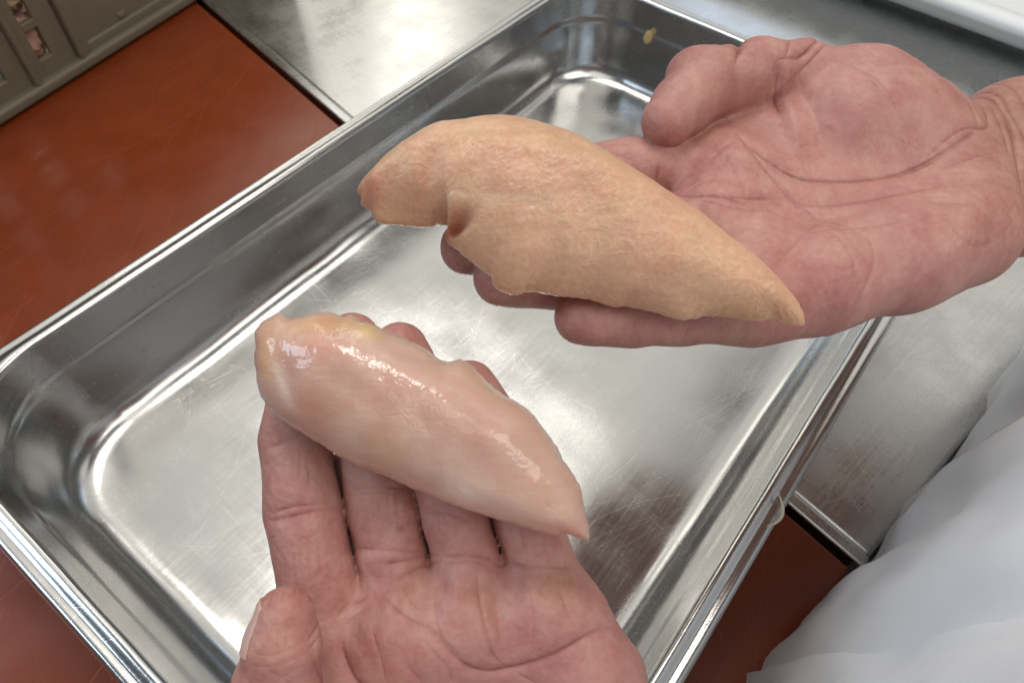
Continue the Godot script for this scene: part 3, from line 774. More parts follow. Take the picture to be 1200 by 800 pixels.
# ------------------------------------------------------------------ crate with meat in it
func build_crate() -> void:
	var d := Vector3(0.9842, 0, -0.1768)
	var back := Vector3(-0.1768, 0, -0.9842)
	var t := thing("plastic_crate", "grey beige ribbed plastic crate with slotted sides on the red board", "crate", Transform3D(Basis(d, Vector3.UP, -back), Vector3(-0.1095, 0.0, -0.4148)))
	var pl := mat(Color(0.205, 0.176, 0.124), 0.40)
	pl.resource_name = "crate_plastic"
	var grain := NoiseTexture2D.new()
	grain.noise = noise(40, 0.02, 4)
	grain.seamless = true
	pl.heightmap_enabled = true
	pl.heightmap_texture = grain
	pl.heightmap_scale = 0.03
	pl.uv1_triplanar = true
	pl.uv1_scale = Vector3.ONE * 8.0
	var mm := 0.001
	var bx := func(called: String, x0: float, x1: float, y0: float, y1: float, z0: float, z1: float, r := 1.2) -> void:
		put(called, bevel_box(Vector3(x0, y0, z0) * mm, Vector3(x1, y1, z1) * mm, r * mm, 2), pl, t)
	# local z: 0 is the outermost lip of the near side, negative goes into the crate
	bx.call("bottom_ledge", -240, 330, 0.5, 9.5, -14, 0, 3.0)
	bx.call("bottom_plate", -240, 330, 2, 6, -400, -13, 1.0)
	bx.call("top_lip", -240, 330, 168, 180, -16, 2, 3.0)
	# slotted bays: a skin between rails, pierced by slots 9 mm wide
	for bay in [[-84.0, -41.0], [-41.0, 2.0], [2.0, 43.5], [43.5, 84.0]]:
		var a: float = bay[0]
		var b: float = bay[1]
		var s0 := a + 11.5
		var s1 := b - 18.0
		bx.call("side_strip", a + 1, s0, 8, 170, -11, -7, 0.9)
		bx.call("side_strip", s1, b - 1, 8, 170, -11, -7, 0.9)
		var y := 8.0
		for slot in [[22.0, 44.0], [50.0, 70.0], [77.0, 98.0], [105.0, 126.0], [133.0, 154.0]]:
			bx.call("slot_bar", s0 - 0.6, s1 + 0.6, y, slot[0], -11.4, -6.6, 0.9)
			y = slot[1]
		bx.call("slot_bar", s0 - 0.6, s1 + 0.6, y, 170, -11.4, -6.6, 0.9)
	for x in [-84.0, -41.0, 2.0, 43.5, 86.0, 226.0, 268.0]:
		bx.call("rib", x - 2.6, x + 2.6, 8.5, 169, -12, -1.5, 2.2)
	bx.call("rib", 86, 96, 8.6, 169, -11.2, -4.2, 2.5)
	bx.call("side_panel", 88, 226, 8, 170, -12, -8.2, 1.0)
	bx.call("panel_step", 90, 225, 8.2, 16.5, -9.5, -5.2, 2.2)
	bx.call("mould_mark", 131, 139, 17.5, 22.5, -9, -6.6, 1.2)
	bx.call("side_panel", 227, 330, 8, 170, -12, -8.2, 1.0)
	bx.call("end_wall", -240, -236, 3, 178, -400, -10, 1.2)
	bx.call("end_wall", 326, 330, 3, 178, -400, -10, 1.2)
	bx.call("back_wall", -240, 330, 3, 178, -404, -399, 1.2)
	bx.call("side_panel", -240, -86, 8, 170, -12, -8.2, 1.0)
	# chicken pieces lying inside, seen through the slots
	var spots := [[60.0, 33.0, -34.0, 24.0, 20.0, "pale pink chicken piece seen through the lower slot of the crate"], [64.0, 68.0, -36.0, 26.0, 17.0, "yellowish chicken piece with a brown spot seen through the upper slot of the crate"], [14.0, 31.0, -36.0, 22.0, 21.0, "chicken piece behind the leftmost slot of the crate"]]
	var k := 0
	for s in spots:
		var ns := noise(60 + k, 40.0, 3)
		var lump := sheet(36, 24, func(i: int, j: int):
			var a := TAU * i / 36.0
			var b := PI * (float(j) / 23.0 - 0.5)
			var dir := Vector3(cos(b) * cos(a), sin(b), cos(b) * sin(a))
			return dir * Vector3(s[3], s[4], 22.0) * (1.0 + 0.3 * ns.get_noise_3dv(dir * 0.06)) * mm, true)
		var m := mat([Color(0.62, 0.36, 0.28), Color(0.62, 0.47, 0.29), Color(0.42, 0.30, 0.24)][k], 0.3)
		m.subsurf_scatter_enabled = true
		m.subsurf_scatter_strength = 0.15
		var o := put("chicken_piece", lump, m, self, t.transform * Transform3D(Basis.from_euler(Vector3(0, k * 1.3, 0)), Vector3(s[0], s[1], s[2]) * mm))
		tag(o, s[5], "chicken", "chicken pieces in the crate")
		k += 1

# ------------------------------------------------------------------ white tray, coat
func build_white_tray() -> void:
	var m := mat(Color(0.82, 0.83, 0.83), 0.28)
	m.resource_name = "white_plastic"
	var t := thing("white_tray", "white plastic tray with a rounded lip at the far right of the table", "tray", Transform3D(Basis(), Vector3(0.718, 0.0, 0.12)))
	var prof := [[70, 0.5, 20], [62, 1.0, 24], [58, 4, 26], [50, 24, 28], [30, 29, 30], [4, 30.2, 30], [1.2, 31, 30], [0, 33, 31], [0.3, 36, 31], [2, 38.6, 31], [5, 40, 31], [12, 40.6, 31], [20, 40, 30], [24, 37, 28], [26, 32, 26], [29, 14, 24], [33, 8, 22], [40, 6, 18], [120, 6, 8], [239, 6, 0.5]]
	put("shell", sheet(160, prof.size(), func(i: int, j: int):
		var p: Array = prof[j]
		var v := round_rect(i, 160, 0.24 - p[0] * 0.001, 0.30 - p[0] * 0.001, p[2] * 0.001)
		v.y = p[1] * 0.001
		return v, true), m, t)

func build_coat() -> void:
	var weave := PackedFloat32Array()
	weave.resize(256 * 256)
	for y in 256:
		for x in 256:
			weave[y * 256 + x] = 0.5 + 0.25 * sin(x * TAU / 4.0) * (1.0 if (y / 4) % 2 else -1.0) + 0.25 * sin(y * TAU / 4.0)
	var m := mat(Color(0.88, 0.89, 0.91), 0.9)
	m.resource_name = "white_cotton"
	m.heightmap_enabled = true
	m.heightmap_texture = grey_texture(weave, 256)
	m.heightmap_scale = 0.008
	m.uv1_triplanar = true
	m.uv1_scale = Vector3.ONE * 26.0
	m.rim_enabled = true
	m.rim = 0.3
	m.backlight_enabled = true
	m.backlight = Color(0.12, 0.12, 0.13)
	var turn := Transform3D(Basis(TU, Vector3.UP, TW), Vector3.ZERO)
	var t := thing("white_coat", "white cotton work coat of the person standing at the table edge", "coat", turn)
	var wob := noise(70, 9.0, 3)
	var cloth := func(called: String, u0: float, u1: float, y0: float, y1: float, shape: Callable) -> void:
		# a cloth with a thickness: round its rim from the front face to the back face
		var nu := 140
		var nv := 90
		var mesh := sheet(nu, nv * 2, func(i: int, j: int):
			var front := j < nv
			var k := j if front else nv * 2 - 1 - j
			var u := lerpf(u0, u1, float(i) / (nu - 1))
			var y := lerpf(y0, lerpf(y1, 0.135, smoothstep(-0.04, 0.12, u)), float(k) / (nv - 1))
			return Vector3(u, y, shape.call(u, y) + (0.0 if front else 0.0016)))
		put(called, mesh, m, t)
	var crease := noise(71, 26.0, 4)
	crease.fractal_type = FastNoiseLite.FRACTAL_RIDGED
	var fall := func(u: float, y: float) -> float:
		var lean := smoothstep(-0.08, -0.01, u) * smoothstep(-0.04, 0.045, y)
		var folds := 0.0024 * sin(u * 61.0 + y * 9.0 + 1.0) + 0.0012 * sin(u * 143.0 - y * 17.0) + wob.get_noise_2d(u, y * 0.4) * 0.008 + crease.get_noise_2d(u + y * 0.55, y * 0.4 - u * 0.1) * 0.0017
		return 0.2140 - 0.0120 * lean + 0.10 * clampf(y + 0.01, 0.0, 1.0) + folds
	cloth.call("coat_skirt", -0.10, 0.60, -0.55, 0.30, fall)
	cloth.call("coat_front", -0.40, -0.064, -0.55, 0.30, func(u: float, y: float) -> float:
		return fall.call(u, y) - 0.0045 - 0.002 * smoothstep(-0.10, -0.06, u) + 0.0015 * sin(y * 60.0 + u * 20.0) * smoothstep(-0.08, -0.14, u))

# ------------------------------------------------------------------ bodies: a smooth union of tapered limbs, meshed as surface nets
var ba: PackedVector3Array
var bv: PackedVector3Array
var bi: PackedFloat32Array
var br: PackedFloat32Array
var bd: PackedFloat32Array
var bg: PackedInt32Array

func set_bones(rows: Array) -> void:
	ba = PackedVector3Array()
	bv = PackedVector3Array()
	bi = PackedFloat32Array()
	br = PackedFloat32Array()
	bd = PackedFloat32Array()
	bg = PackedInt32Array()
	for r in rows:
		var a := Vector3(r[1], r[2], r[3])
		var b := Vector3(r[5], r[6], r[7])
		ba.append(a)
		bv.append(b - a)
		bi.append(1.0 / maxf((b - a).length_squared(), 1e-4))
		br.append(r[4])
		bd.append(r[8] - r[4])
		bg.append(r[0])

func smin(a: float, b: float, k: float) -> float:
	var h := maxf(k - absf(a - b), 0.0) / k
	return minf(a, b) - h * h * k * 0.25

func field(p: Vector3, act: PackedInt32Array) -> float:
	var palm := 1e3
	var best := 1e3
	var d := 1e3
	var cur := 0
	for i in act:
		var g := bg[i]
		if g != cur:
			if cur == 0:
				palm = d
			else:
				best = smin(best, smin(palm, d, 3.5 if cur == 5 else 5.0), 1.0)
			d = 1e3
			cur = g
		var q := p - ba[i]
		var t := clampf(q.dot(bv[i]) * bi[i], 0.0, 1.0)
		d = smin(d, (q - bv[i] * t).length() - br[i] - bd[i] * t, 10.0 if g == 0 else 3.0)
	if cur == 0:
		return d
	return minf(smin(best, smin(palm, d, 3.5 if cur == 5 else 5.0), 1.0), palm)

func near_bones(p: Vector3, reach: float) -> PackedInt32Array:
	var dist := PackedFloat32Array()
	var least := 1e9
	for i in ba.size():
		var q := p - ba[i]
		var t := clampf(q.dot(bv[i]) * bi[i], 0.0, 1.0)
		var d := (q - bv[i] * t).length() - br[i] - bd[i] * t
		dist.append(d)
		least = minf(least, d)
	var out := PackedInt32Array()
	for i in ba.size():
		if dist[i] < least + reach: out.append(i)
	return out

func surface_net(cell: float) -> Array:
	var lo := Vector3.ONE * 1e9
	var hi := -lo
	for i in ba.size():
		for t in [0.0, 1.0]:
			var c: Vector3 = ba[i] + bv[i] * t
			var r: Vector3 = Vector3.ONE * (br[i] + bd[i] * t + 4.0)
			lo = lo.min(c - r)
			hi = hi.max(c + r)
	var B := 8
	var blocks := Vector3i(((hi - lo) / (cell * B)).ceil())
	var n := blocks * B + Vector3i.ONE
	var val := PackedFloat32Array()
	val.resize(n.x * n.y * n.z)
	val.fill(1e3)
	var owner_of := PackedInt32Array()
	owner_of.resize(val.size())
	owner_of.fill(-1)
	var sx := 1
	var sy := n.x
	var sz := n.x * n.y
	var half := cell * B * 0.5
	var active := []
	for bz in blocks.z:
		for by in blocks.y:
			for bxx in blocks.x:
				var base := Vector3i(bxx, by, bz) * B
				var c := lo + Vector3(base) * cell + Vector3.ONE * half
				var act := near_bones(c, half * 3.5 + 12.0)
				if absf(field(c, act)) > half * 1.8 + 3.0: continue
				active.append([base, act])
				for k in B + 1:
					for j in B + 1:
						var at := base.x + (base.y + j) * sy + (base.z + k) * sz
						var p := lo + Vector3(base.x, base.y + j, base.z + k) * cell
						for i in B + 1:
							if val[at] > 900.0:
								val[at] = field(p, act)
							p.x += cell
							at += 1
	var verts := PackedVector3Array()
	var corner := [0, sx, sy, sx + sy, sz, sx + sz, sy + sz, sx + sy + sz]
	var offs := [Vector3(0, 0, 0), Vector3(1, 0, 0), Vector3(0, 1, 0), Vector3(1, 1, 0), Vector3(0, 0, 1), Vector3(1, 0, 1), Vector3(0, 1, 1), Vector3(1, 1, 1)]
	var edges := [[0, 1], [2, 3], [4, 5], [6, 7], [0, 2], [1, 3], [4, 6], [5, 7], [0, 4], [1, 5], [2, 6], [3, 7]]
	for e in active:
		var base: Vector3i = e[0]
		var act: PackedInt32Array = e[1]
		for k in B:
			for j in B:
				for i in B:
					var at: int = base.x + i + (base.y + j) * sy + (base.z + k) * sz
					var inside := 0
					for c in 8:
						if val[at + corner[c]] < 0.0: inside += 1
					if inside == 0 or inside == 8: continue
					var sum := Vector3.ZERO
					var cnt := 0
					for ed in edges:
						var va := val[at + corner[ed[0]]]
						var vb := val[at + corner[ed[1]]]
						if (va < 0.0) != (vb < 0.0):
							sum += offs[ed[0]].lerp(offs[ed[1]], va / (va - vb))
							cnt += 1
					var p: Vector3 = lo + (Vector3(base.x + i, base.y + j, base.z + k) + sum / cnt) * cell
					var f0 := field(p, act)
					var g := Vector3(field(p + Vector3(0.2, 0, 0), act) - f0, field(p + Vector3(0, 0.2, 0), act) - f0, field(p + Vector3(0, 0, 0.2), act) - f0)
					if g.length_squared() > 1e-6:
						p -= g.normalized() * clampf(f0, -0.5 * cell, 0.5 * cell)
					owner_of[at] = verts.size()
					verts.append(p)
	var ix := PackedInt32Array()
	for e in active:
		var base: Vector3i = e[0]
		for k in B:
			for j in B:
				for i in B:
					if base.x + i == 0 or base.y + j == 0 or base.z + k == 0: continue
					var at: int = base.x + i + (base.y + j) * sy + (base.z + k) * sz
					var s := val[at] < 0.0
					for ax in 3:
						var du: int = [sx, sy, sz][ax]
						if s == (val[at + du] < 0.0): continue
						var d1: int = [sy, sz, sx][ax]
						var d2: int = [sz, sx, sy][ax]
						var a := owner_of[at]
						var b := owner_of[at - d1]
						var c := owner_of[at - d1 - d2]
						var d := owner_of[at - d2]
						if a < 0 or b < 0 or c < 0 or d < 0: continue
						if s:
							ix.append_array([a, c, b, a, d, c])
						else:
							ix.append_array([a, b, c, a, c, d])
	return [verts, ix]

func hand(called: String, label: String, frame: Array, rows: Array, creases: Array, tints: Array, pads: Array, shift: Vector2, seed_: int) -> Node3D:
	var t := thing(called, label, "hand", Transform3D(Basis(frame[0], frame[1], frame[2]), frame[3]))
	set_bones(rows)
	var net := surface_net(0.78)
	var v: PackedVector3Array = net[0]
	var ix: PackedInt32Array = net[1]
	var nrm := smoothed_fast(v, ix)
	# the palm prints: a square map, SIDE mm wide, laid on the palm's plane
	var side := 250.0
	var n := 1024
	var k := n / side
	var groove := PackedFloat32Array()
	groove.resize(n * n)
	var wide := groove.duplicate()
	var r := RandomNumberGenerator.new()
	r.seed = seed_
	for c in creases:
		var pts := spline(c[2])
		for i in pts.size() - 1:
			var fade: float = minf(1.0, 0.35 + 2.2 * minf(i + 0.5, pts.size() - 1.5 - i) / (pts.size() - 1.0))
			fade *= 0.85 + 0.15 * sin(i * 0.7 + c[0] * 40.0)
			stamp(groove, n, (pts[i] + shift) * k, (pts[i + 1] + shift) * k, c[0] * 0.36 * k, c[1] * fade)
			stamp(wide, n, (pts[i] + shift) * k, (pts[i + 1] + shift) * k, c[0] * 1.3 * k, c[1] * fade * 0.6)
	# fine random wrinkles, mostly across the hand
	for i in 1500:
		var p := Vector2(r.randf(), r.randf()) * n
		var a := r.randfn() * 0.5 + (0.0 if seed_ % 2 else PI / 2.0)
		var d := Vector2.from_angle(a) * r.randf_range(6, 30)
		stamp(groove, n, p, p + d, r.randf_range(0.7, 1.2), r.randf_range(0.03, 0.15))
	var lumps := noise_map(noise(seed_ + 1, 0.02, 3), n, 4)
	var pores := noise_map(noise(seed_ + 2, 0.13, 2, FastNoiseLite.TYPE_CELLULAR), n)
	var grain := noise_map(noise(seed_ + 5, 0.10, 3), n)
	var blotch := noise_map(noise(seed_ + 3, 0.012, 4), n, 4)
	var veins := noise_map(noise(seed_ + 4, 0.04, 4), n, 2)
	var high := PackedFloat32Array()
	high.resize(n * n)
	var px := PackedByteArray()
	px.resize(n * n * 3)
	for i in n * n:
		var g := groove[i]
		high[i] = -g * 0.75 - wide[i] * 0.9 + lumps[i] * 0.5 + pores[i] * 0.28 + grain[i] * 0.26
		var b := blotch[i] - 0.5
		var w := veins[i] - 0.5
		var e := grain[i] - 0.5
		var gg := minf(g, 1.0)
		var sh := 1.0 - gg * 0.10 + w * 0.06 + e * 0.05
		px[i * 3] = clampi(int(255.0 * (0.92 * sh + b * 0.10)), 0, 255)
		px[i * 3 + 1] = clampi(int(255.0 * (0.88 * sh - gg * 0.06 + b * 0.19 + w * 0.07 + e * 0.03)), 0, 255)
		px[i * 3 + 2] = clampi(int(255.0 * (0.88 * sh - gg * 0.05 + b * 0.17 + w * 0.06 + e * 0.03)), 0, 255)
	# geometry: the deep lines are real furrows, the pads swell a little
	var swell := noise(seed_ + 6, 0.05, 2)
	var uv := PackedVector2Array()
	var col := PackedColorArray()
	for i in v.size():
		var p := v[i]
		var q := (Vector2(p.x, p.y) + shift) * k
		var face := smoothstep(0.05, 0.5, nrm[i].z)
		var cut := 0.0
		if face > 0.0 and q.x > 1 and q.y > 1 and q.x < n - 2 and q.y < n - 2:
			cut = groove[int(q.y) * n + int(q.x)] * 0.6 + wide[int(q.y) * n + int(q.x)] * 1.7
		var pad := 0.0
		if face > 0.0:
			for l in pads:
				# height, centre, along, across, turn
				var e := (Vector2(p.x, p.y) - Vector2(l[1], l[2])).rotated(-l[5])
				var far: float = (e.x / l[3]) ** 2.0 + (e.y / l[4]) ** 2.0
				if far < 5.0: pad += l[0] * exp(-far)
		v[i] = p + nrm[i] * (pad * face + swell.get_noise_3dv(p) * 0.35 - cut * face * 0.55)
		# on the sides the print is unrolled, as skin is, not stretched
		var lean := acos(clampf(nrm[i].z, -1.0, 1.0))
		var side_way := Vector2(nrm[i].x, nrm[i].y)
		if side_way.length_squared() > 1e-6:
			q += side_way.normalized() * minf(lean - sin(lean), 0.75) * 7.0 * k
		uv.append(q / n)
		col.append(spotted(skin_tone(p, nrm[i]), Vector2(p.x, p.y), tints))
	for i in v.size():
		v[i] = v[i] * 0.001
	var m := StandardMaterial3D.new()
	m.resource_name = "skin"
	m.vertex_color_use_as_albedo = true
	m.albedo_texture = ImageTexture.create_from_image(Image.create_from_data(n, n, false, Image.FORMAT_RGB8, px))
	m.heightmap_enabled = true
	m.heightmap_texture = grey_texture(high, n)
	m.heightmap_scale = 0.05
	m.roughness = 0.48
	m.metallic_specular = 0.42
	m.subsurf_scatter_enabled = true
	m.subsurf_scatter_strength = 0.04
	put("skin", array_mesh(v, ix, uv, col, smoothed_fast(v, ix)), m, t)
	return t

func smoothed_fast(v: PackedVector3Array, ix: PackedInt32Array) -> PackedVector3Array:
	var n := PackedVector3Array()
	n.resize(v.size())
	for t in range(0, ix.size(), 3):
		var fn := (v[ix[t + 2]] - v[ix[t]]).cross(v[ix[t + 1]] - v[ix[t]])
		n[ix[t]] += fn
		n[ix[t + 1]] += fn
		n[ix[t + 2]] += fn
	for i in v.size():
		n[i] = n[i].normalized()
	return n

func spline(pts: Array) -> PackedVector2Array:
	var out := PackedVector2Array()
	for i in pts.size() - 1:
		for s in 6:
			out.append(Vector2(pts[i]).cubic_interpolate(pts[i + 1], pts[maxi(i - 1, 0)], pts[mini(i + 2, pts.size() - 1)], s / 6.0))
	out.append(pts[-1])
	return out

func skin_tone(p: Vector3, nn: Vector3) -> Color:
	# palm skin pink, the back and sides browner; finger ends redder
	var base := Color(0.59, 0.308, 0.262)
	var back := Color(0.50, 0.28, 0.21)
	return back.lerp(base, smoothstep(-0.6, 0.35, nn.z))

func build_hands() -> void:
	var l := hand("hand", "open left hand reaching in from below with the wet pale breast across its fingers", LEFT_HAND_FRAME, LEFT_HAND, LEFT_CREASES + LEFT_THUMB_CREASES, LEFT_TINTS, LEFT_PADS, Vector2(125, 175), 101)
	var rh := hand("hand", "open right hand reaching in from the right with the dry yellowish breast across its fingers", RIGHT_HAND_FRAME, RIGHT_HAND, RIGHT_CREASES, RIGHT_TINTS, RIGHT_PADS, Vector2(135, 125), 202)
	# the thumb's nail: a curved plate on the outer side of its end
	var nm := mat(Color(0.62, 0.40, 0.34), 0.25)
	nm.resource_name = "nail"
	var c := NAIL[0]
	var up: Vector3 = (NAIL[1] - NAIL[0]).normalized()
	var out := (Vector3(-0.9, 0.0, 0.12) - up * Vector3(-0.9, 0.0, 0.12).dot(up)).normalized()
	var side := up.cross(out)
	set_bones(LEFT_HAND)
	var act_n := near_bones(c, 40.0)
	put("nail", sheet(20, 24, func(i: int, j: int):
		var a := lerpf(-0.80, 0.80, i / 19.0)
		var front := j < 12
		var t := lerpf(-5.5, 7.5, (j if front else 23 - j) / 11.0)
		t = minf(t, 5.6 + 1.9 * (1.0 - pow(absf(i / 9.5 - 1.0), 3.0)))
		var p := c + up * t + (out * cos(a) + side * sin(a)) * 7.0
		for step in 4:
			var f0 := field(p, act_n)
			var g := Vector3(field(p + Vector3(0.2, 0, 0), act_n) - f0, field(p + Vector3(0, 0.2, 0), act_n) - f0, field(p + Vector3(0, 0, 0.2), act_n) - f0).normalized()
			p -= g * (f0 - (0.35 - 0.55 * pow(absf(i / 9.5 - 1.0), 5.0) + 0.25 * maxf(0.0, t - 3.0) / 4.0 if front else -0.4))
		return p * 0.001), nm, l)
	# fine dark hairs along the wrist and forearm
	var hm := mat(Color(0.03, 0.025, 0.02), 0.5)
	hm.resource_name = "hair"
	var st := SurfaceTool.new()
	var r2 := RandomNumberGenerator.new()
	r2.seed = 55
	set_bones(RIGHT_HAND)
	for k in 260:
		var f := r2.randf()
		var from: Vector3 = HAIR_LINE[0].lerp(HAIR_LINE[1], f) if r2.randf() < 0.6 else HAIR_LINE[1].lerp(HAIR_LINE[2], f)
		var p := from + Vector3(r2.randf_range(-3, 3), 9, r2.randf_range(-16, 4))
		var act := near_bones(p, 40.0)
		var g := Vector3.ZERO
		for step in 4:
			var f0 := field(p, act)
			g = Vector3(field(p + Vector3(0.2, 0, 0), act) - f0, field(p + Vector3(0, 0.2, 0), act) - f0, field(p + Vector3(0, 0, 0.2), act) - f0).normalized()
			p -= g * f0
		var pts := PackedVector3Array()
		var d := (g + Vector3(r2.randf_range(-0.9, 0.5), r2.randf_range(-0.3, 0.5), r2.randf_range(-0.4, 0.4))).normalized()
		var bend := Vector3(r2.randf_range(-0.5, 0.2), r2.randf_range(-0.4, 0.2), r2.randf_range(-0.3, 0.3)) * 0.35
		var long := r2.randf_range(2.5, 6.0)
		for i in 6:
			pts.append(p * 0.001)
			p += d * long / 5.0
			d = (d + bend).normalized()
		st.append_from(tube(pts, func(t: float) -> float: return 0.00009 * (1.0 - t * 0.75), 4), 0, Transform3D())
	var hair := put("arm_hair", st.commit(), hm, rh)
	hair.set_meta("kind", "stuff")

# ------------------------------------------------------------------ meat
func closed_curve(pts: Array, count: int) -> PackedVector2Array:
	var dense := PackedVector2Array()
	var n := pts.size()
	for i in n:
		for s in 12:
			dense.append(Vector2(pts[i]).cubic_interpolate(pts[(i + 1) % n], pts[(i + n - 1) % n], pts[(i + 2) % n], s / 12.0))
	var total := 0.0
	for i in dense.size():
		total += dense[i].distance_to(dense[(i + 1) % dense.size()])
	var out := PackedVector2Array()
	var step := total / count
	var left := 0.0
	for i in dense.size():
		var a := dense[i]
		var b := dense[(i + 1) % dense.size()]
		var d := a.distance_to(b)
		while left < d and out.size() < count:
			out.append(a.lerp(b, left / d))
			left += step
		left -= d
	return out

func meat_mesh(outline: Array, spine: Array, top: float, under: float, power: float, lumps: Array, rough: float, ragged: float, seed_: int, shift: Vector2, side: float, tone: Callable) -> ArrayMesh:
	# a fillet: rings from its outline in to its ridge, above and below
	var n := 420
	var rim := closed_curve(outline, n)
	var jag := noise(seed_, 0.35, 2)
	var sp := spline(spine)
	var heart := PackedVector2Array()
	var ends := PackedFloat32Array()
	for i in n:
		rim[i] += Vector2(jag.get_noise_2d(rim[i].x, rim[i].y), jag.get_noise_2d(rim[i].y + 50.0, rim[i].x)) * ragged
		var best := 1e9
		var at := 0.0
		var spot := sp[0]
		for j in sp.size() - 1:
			var c := Geometry2D.get_closest_point_to_segment(rim[i], sp[j], sp[j + 1])
			var d := c.distance_squared_to(rim[i])
			if d < best:
				best = d
				spot = c
				at = (j + sp[j].distance_to(c) / sp[j].distance_to(sp[j + 1])) / (sp.size() - 1.0)
		heart.append(spot)
		ends.append(at)
	# even out where the rings meet the ridge, so that they fan instead of bunching at its ends
	for pass_ in 140:
		var h2 := heart.duplicate()
		var e2 := ends.duplicate()
		for i in n:
			h2[i] = (heart[(i + n - 1) % n] + heart[i] * 2.0 + heart[(i + 1) % n]) * 0.25
			e2[i] = (ends[(i + n - 1) % n] + ends[i] * 2.0 + ends[(i + 1) % n]) * 0.25
		heart = h2
		ends = e2
	for i in n:
		var best := 1e9
		var at := heart[i]
		for j in sp.size() - 1:
			var c := Geometry2D.get_closest_point_to_segment(heart[i], sp[j], sp[j + 1])
			if c.distance_squared_to(heart[i]) < best:
				best = c.distance_squared_to(heart[i])
				at = c
		heart[i] = at
	var calm := rim.duplicate()
	for pass_ in 25:
		var r2 := calm.duplicate()
		for i in n:
			r2[i] = (calm[(i + n - 1) % n] + calm[i] * 2.0 + calm[(i + 1) % n]) * 0.25
		calm = r2
	var broad := calm.duplicate()
	for pass_ in 260:
		var r3 := broad.duplicate()
		for i in n:
			r3[i] = (broad[(i + n - 1) % n] + broad[i] * 2.0 + broad[(i + 1) % n]) * 0.25
		broad = r3
	var rings := 60
	var ru := 22
	var v := PackedVector3Array()
	var uv := PackedVector2Array()
	var col := PackedColorArray()
	var ns := noise(seed_ + 1, 0.06, 3)
	var nf := noise(seed_ + 2, 0.22, 2)
	for j in rings + ru:
		var s: float
		var upper := j < rings
		if upper:
			s = sin(float(j) / (rings - 1) * PI / 2.0)
		else:
			s = sin((1.0 - float(j - rings + 1) / ru) * PI / 2.0)
		for i in n:
			var q := heart[i].lerp(broad[i].lerp(calm[i].lerp(rim[i], pow(s, 6.0)), pow(s, 2.5)), s)
			var along := 4.0 * ends[i] * (1.0 - ends[i])
			var h := 0.0
			if upper:
				h = top * (0.62 + 0.38 * along) * pow(1.0 - pow(s, power), 0.62)
			else:
				h = -under * (0.6 + 0.4 * along) * pow(1.0 - pow(s, 3.0), 0.6)
			var soft := 1.0 - pow(s, 6.0)
			for l in lumps:
				# height, centre, along, across, turn
				var d := (q - Vector2(l[1], l[2])).rotated(-l[5])
				h += l[0] * exp(-(d.x / l[3]) ** 2.0 - (d.y / l[4]) ** 2.0) * (1.0 - pow(s, 16.0) if upper else 0.0)
			h += (ns.get_noise_2d(q.x, q.y) * rough + nf.get_noise_2d(q.x, q.y) * rough * 0.25) * soft * (1.0 if upper else 0.5)
			v.append(Vector3(q.x, q.y, h) * 0.001)
			uv.append((q + shift) / side)
			col.append(tone.call(q, s if upper else 1.0, i))
	var ix := PackedInt32Array()
	for j in rings + ru - 1:
		for i in n:
			var k := (i + 1) % n
			ix.append_array([j * n + i, j * n + k, (j + 1) * n + k, j * n + i, (j + 1) * n + k, (j + 1) * n + i])
	# turn the faces outwards whichever way the outline runs
	var area := 0.0
	for i in n:
		area += rim[i].cross(rim[(i + 1) % n])
	if area > 0.0:
		for t in range(0, ix.size(), 3):
			var w := ix[t + 1]
			ix[t + 1] = ix[t + 2]
			ix[t + 2] = w
	return array_mesh(v, ix, uv, col)

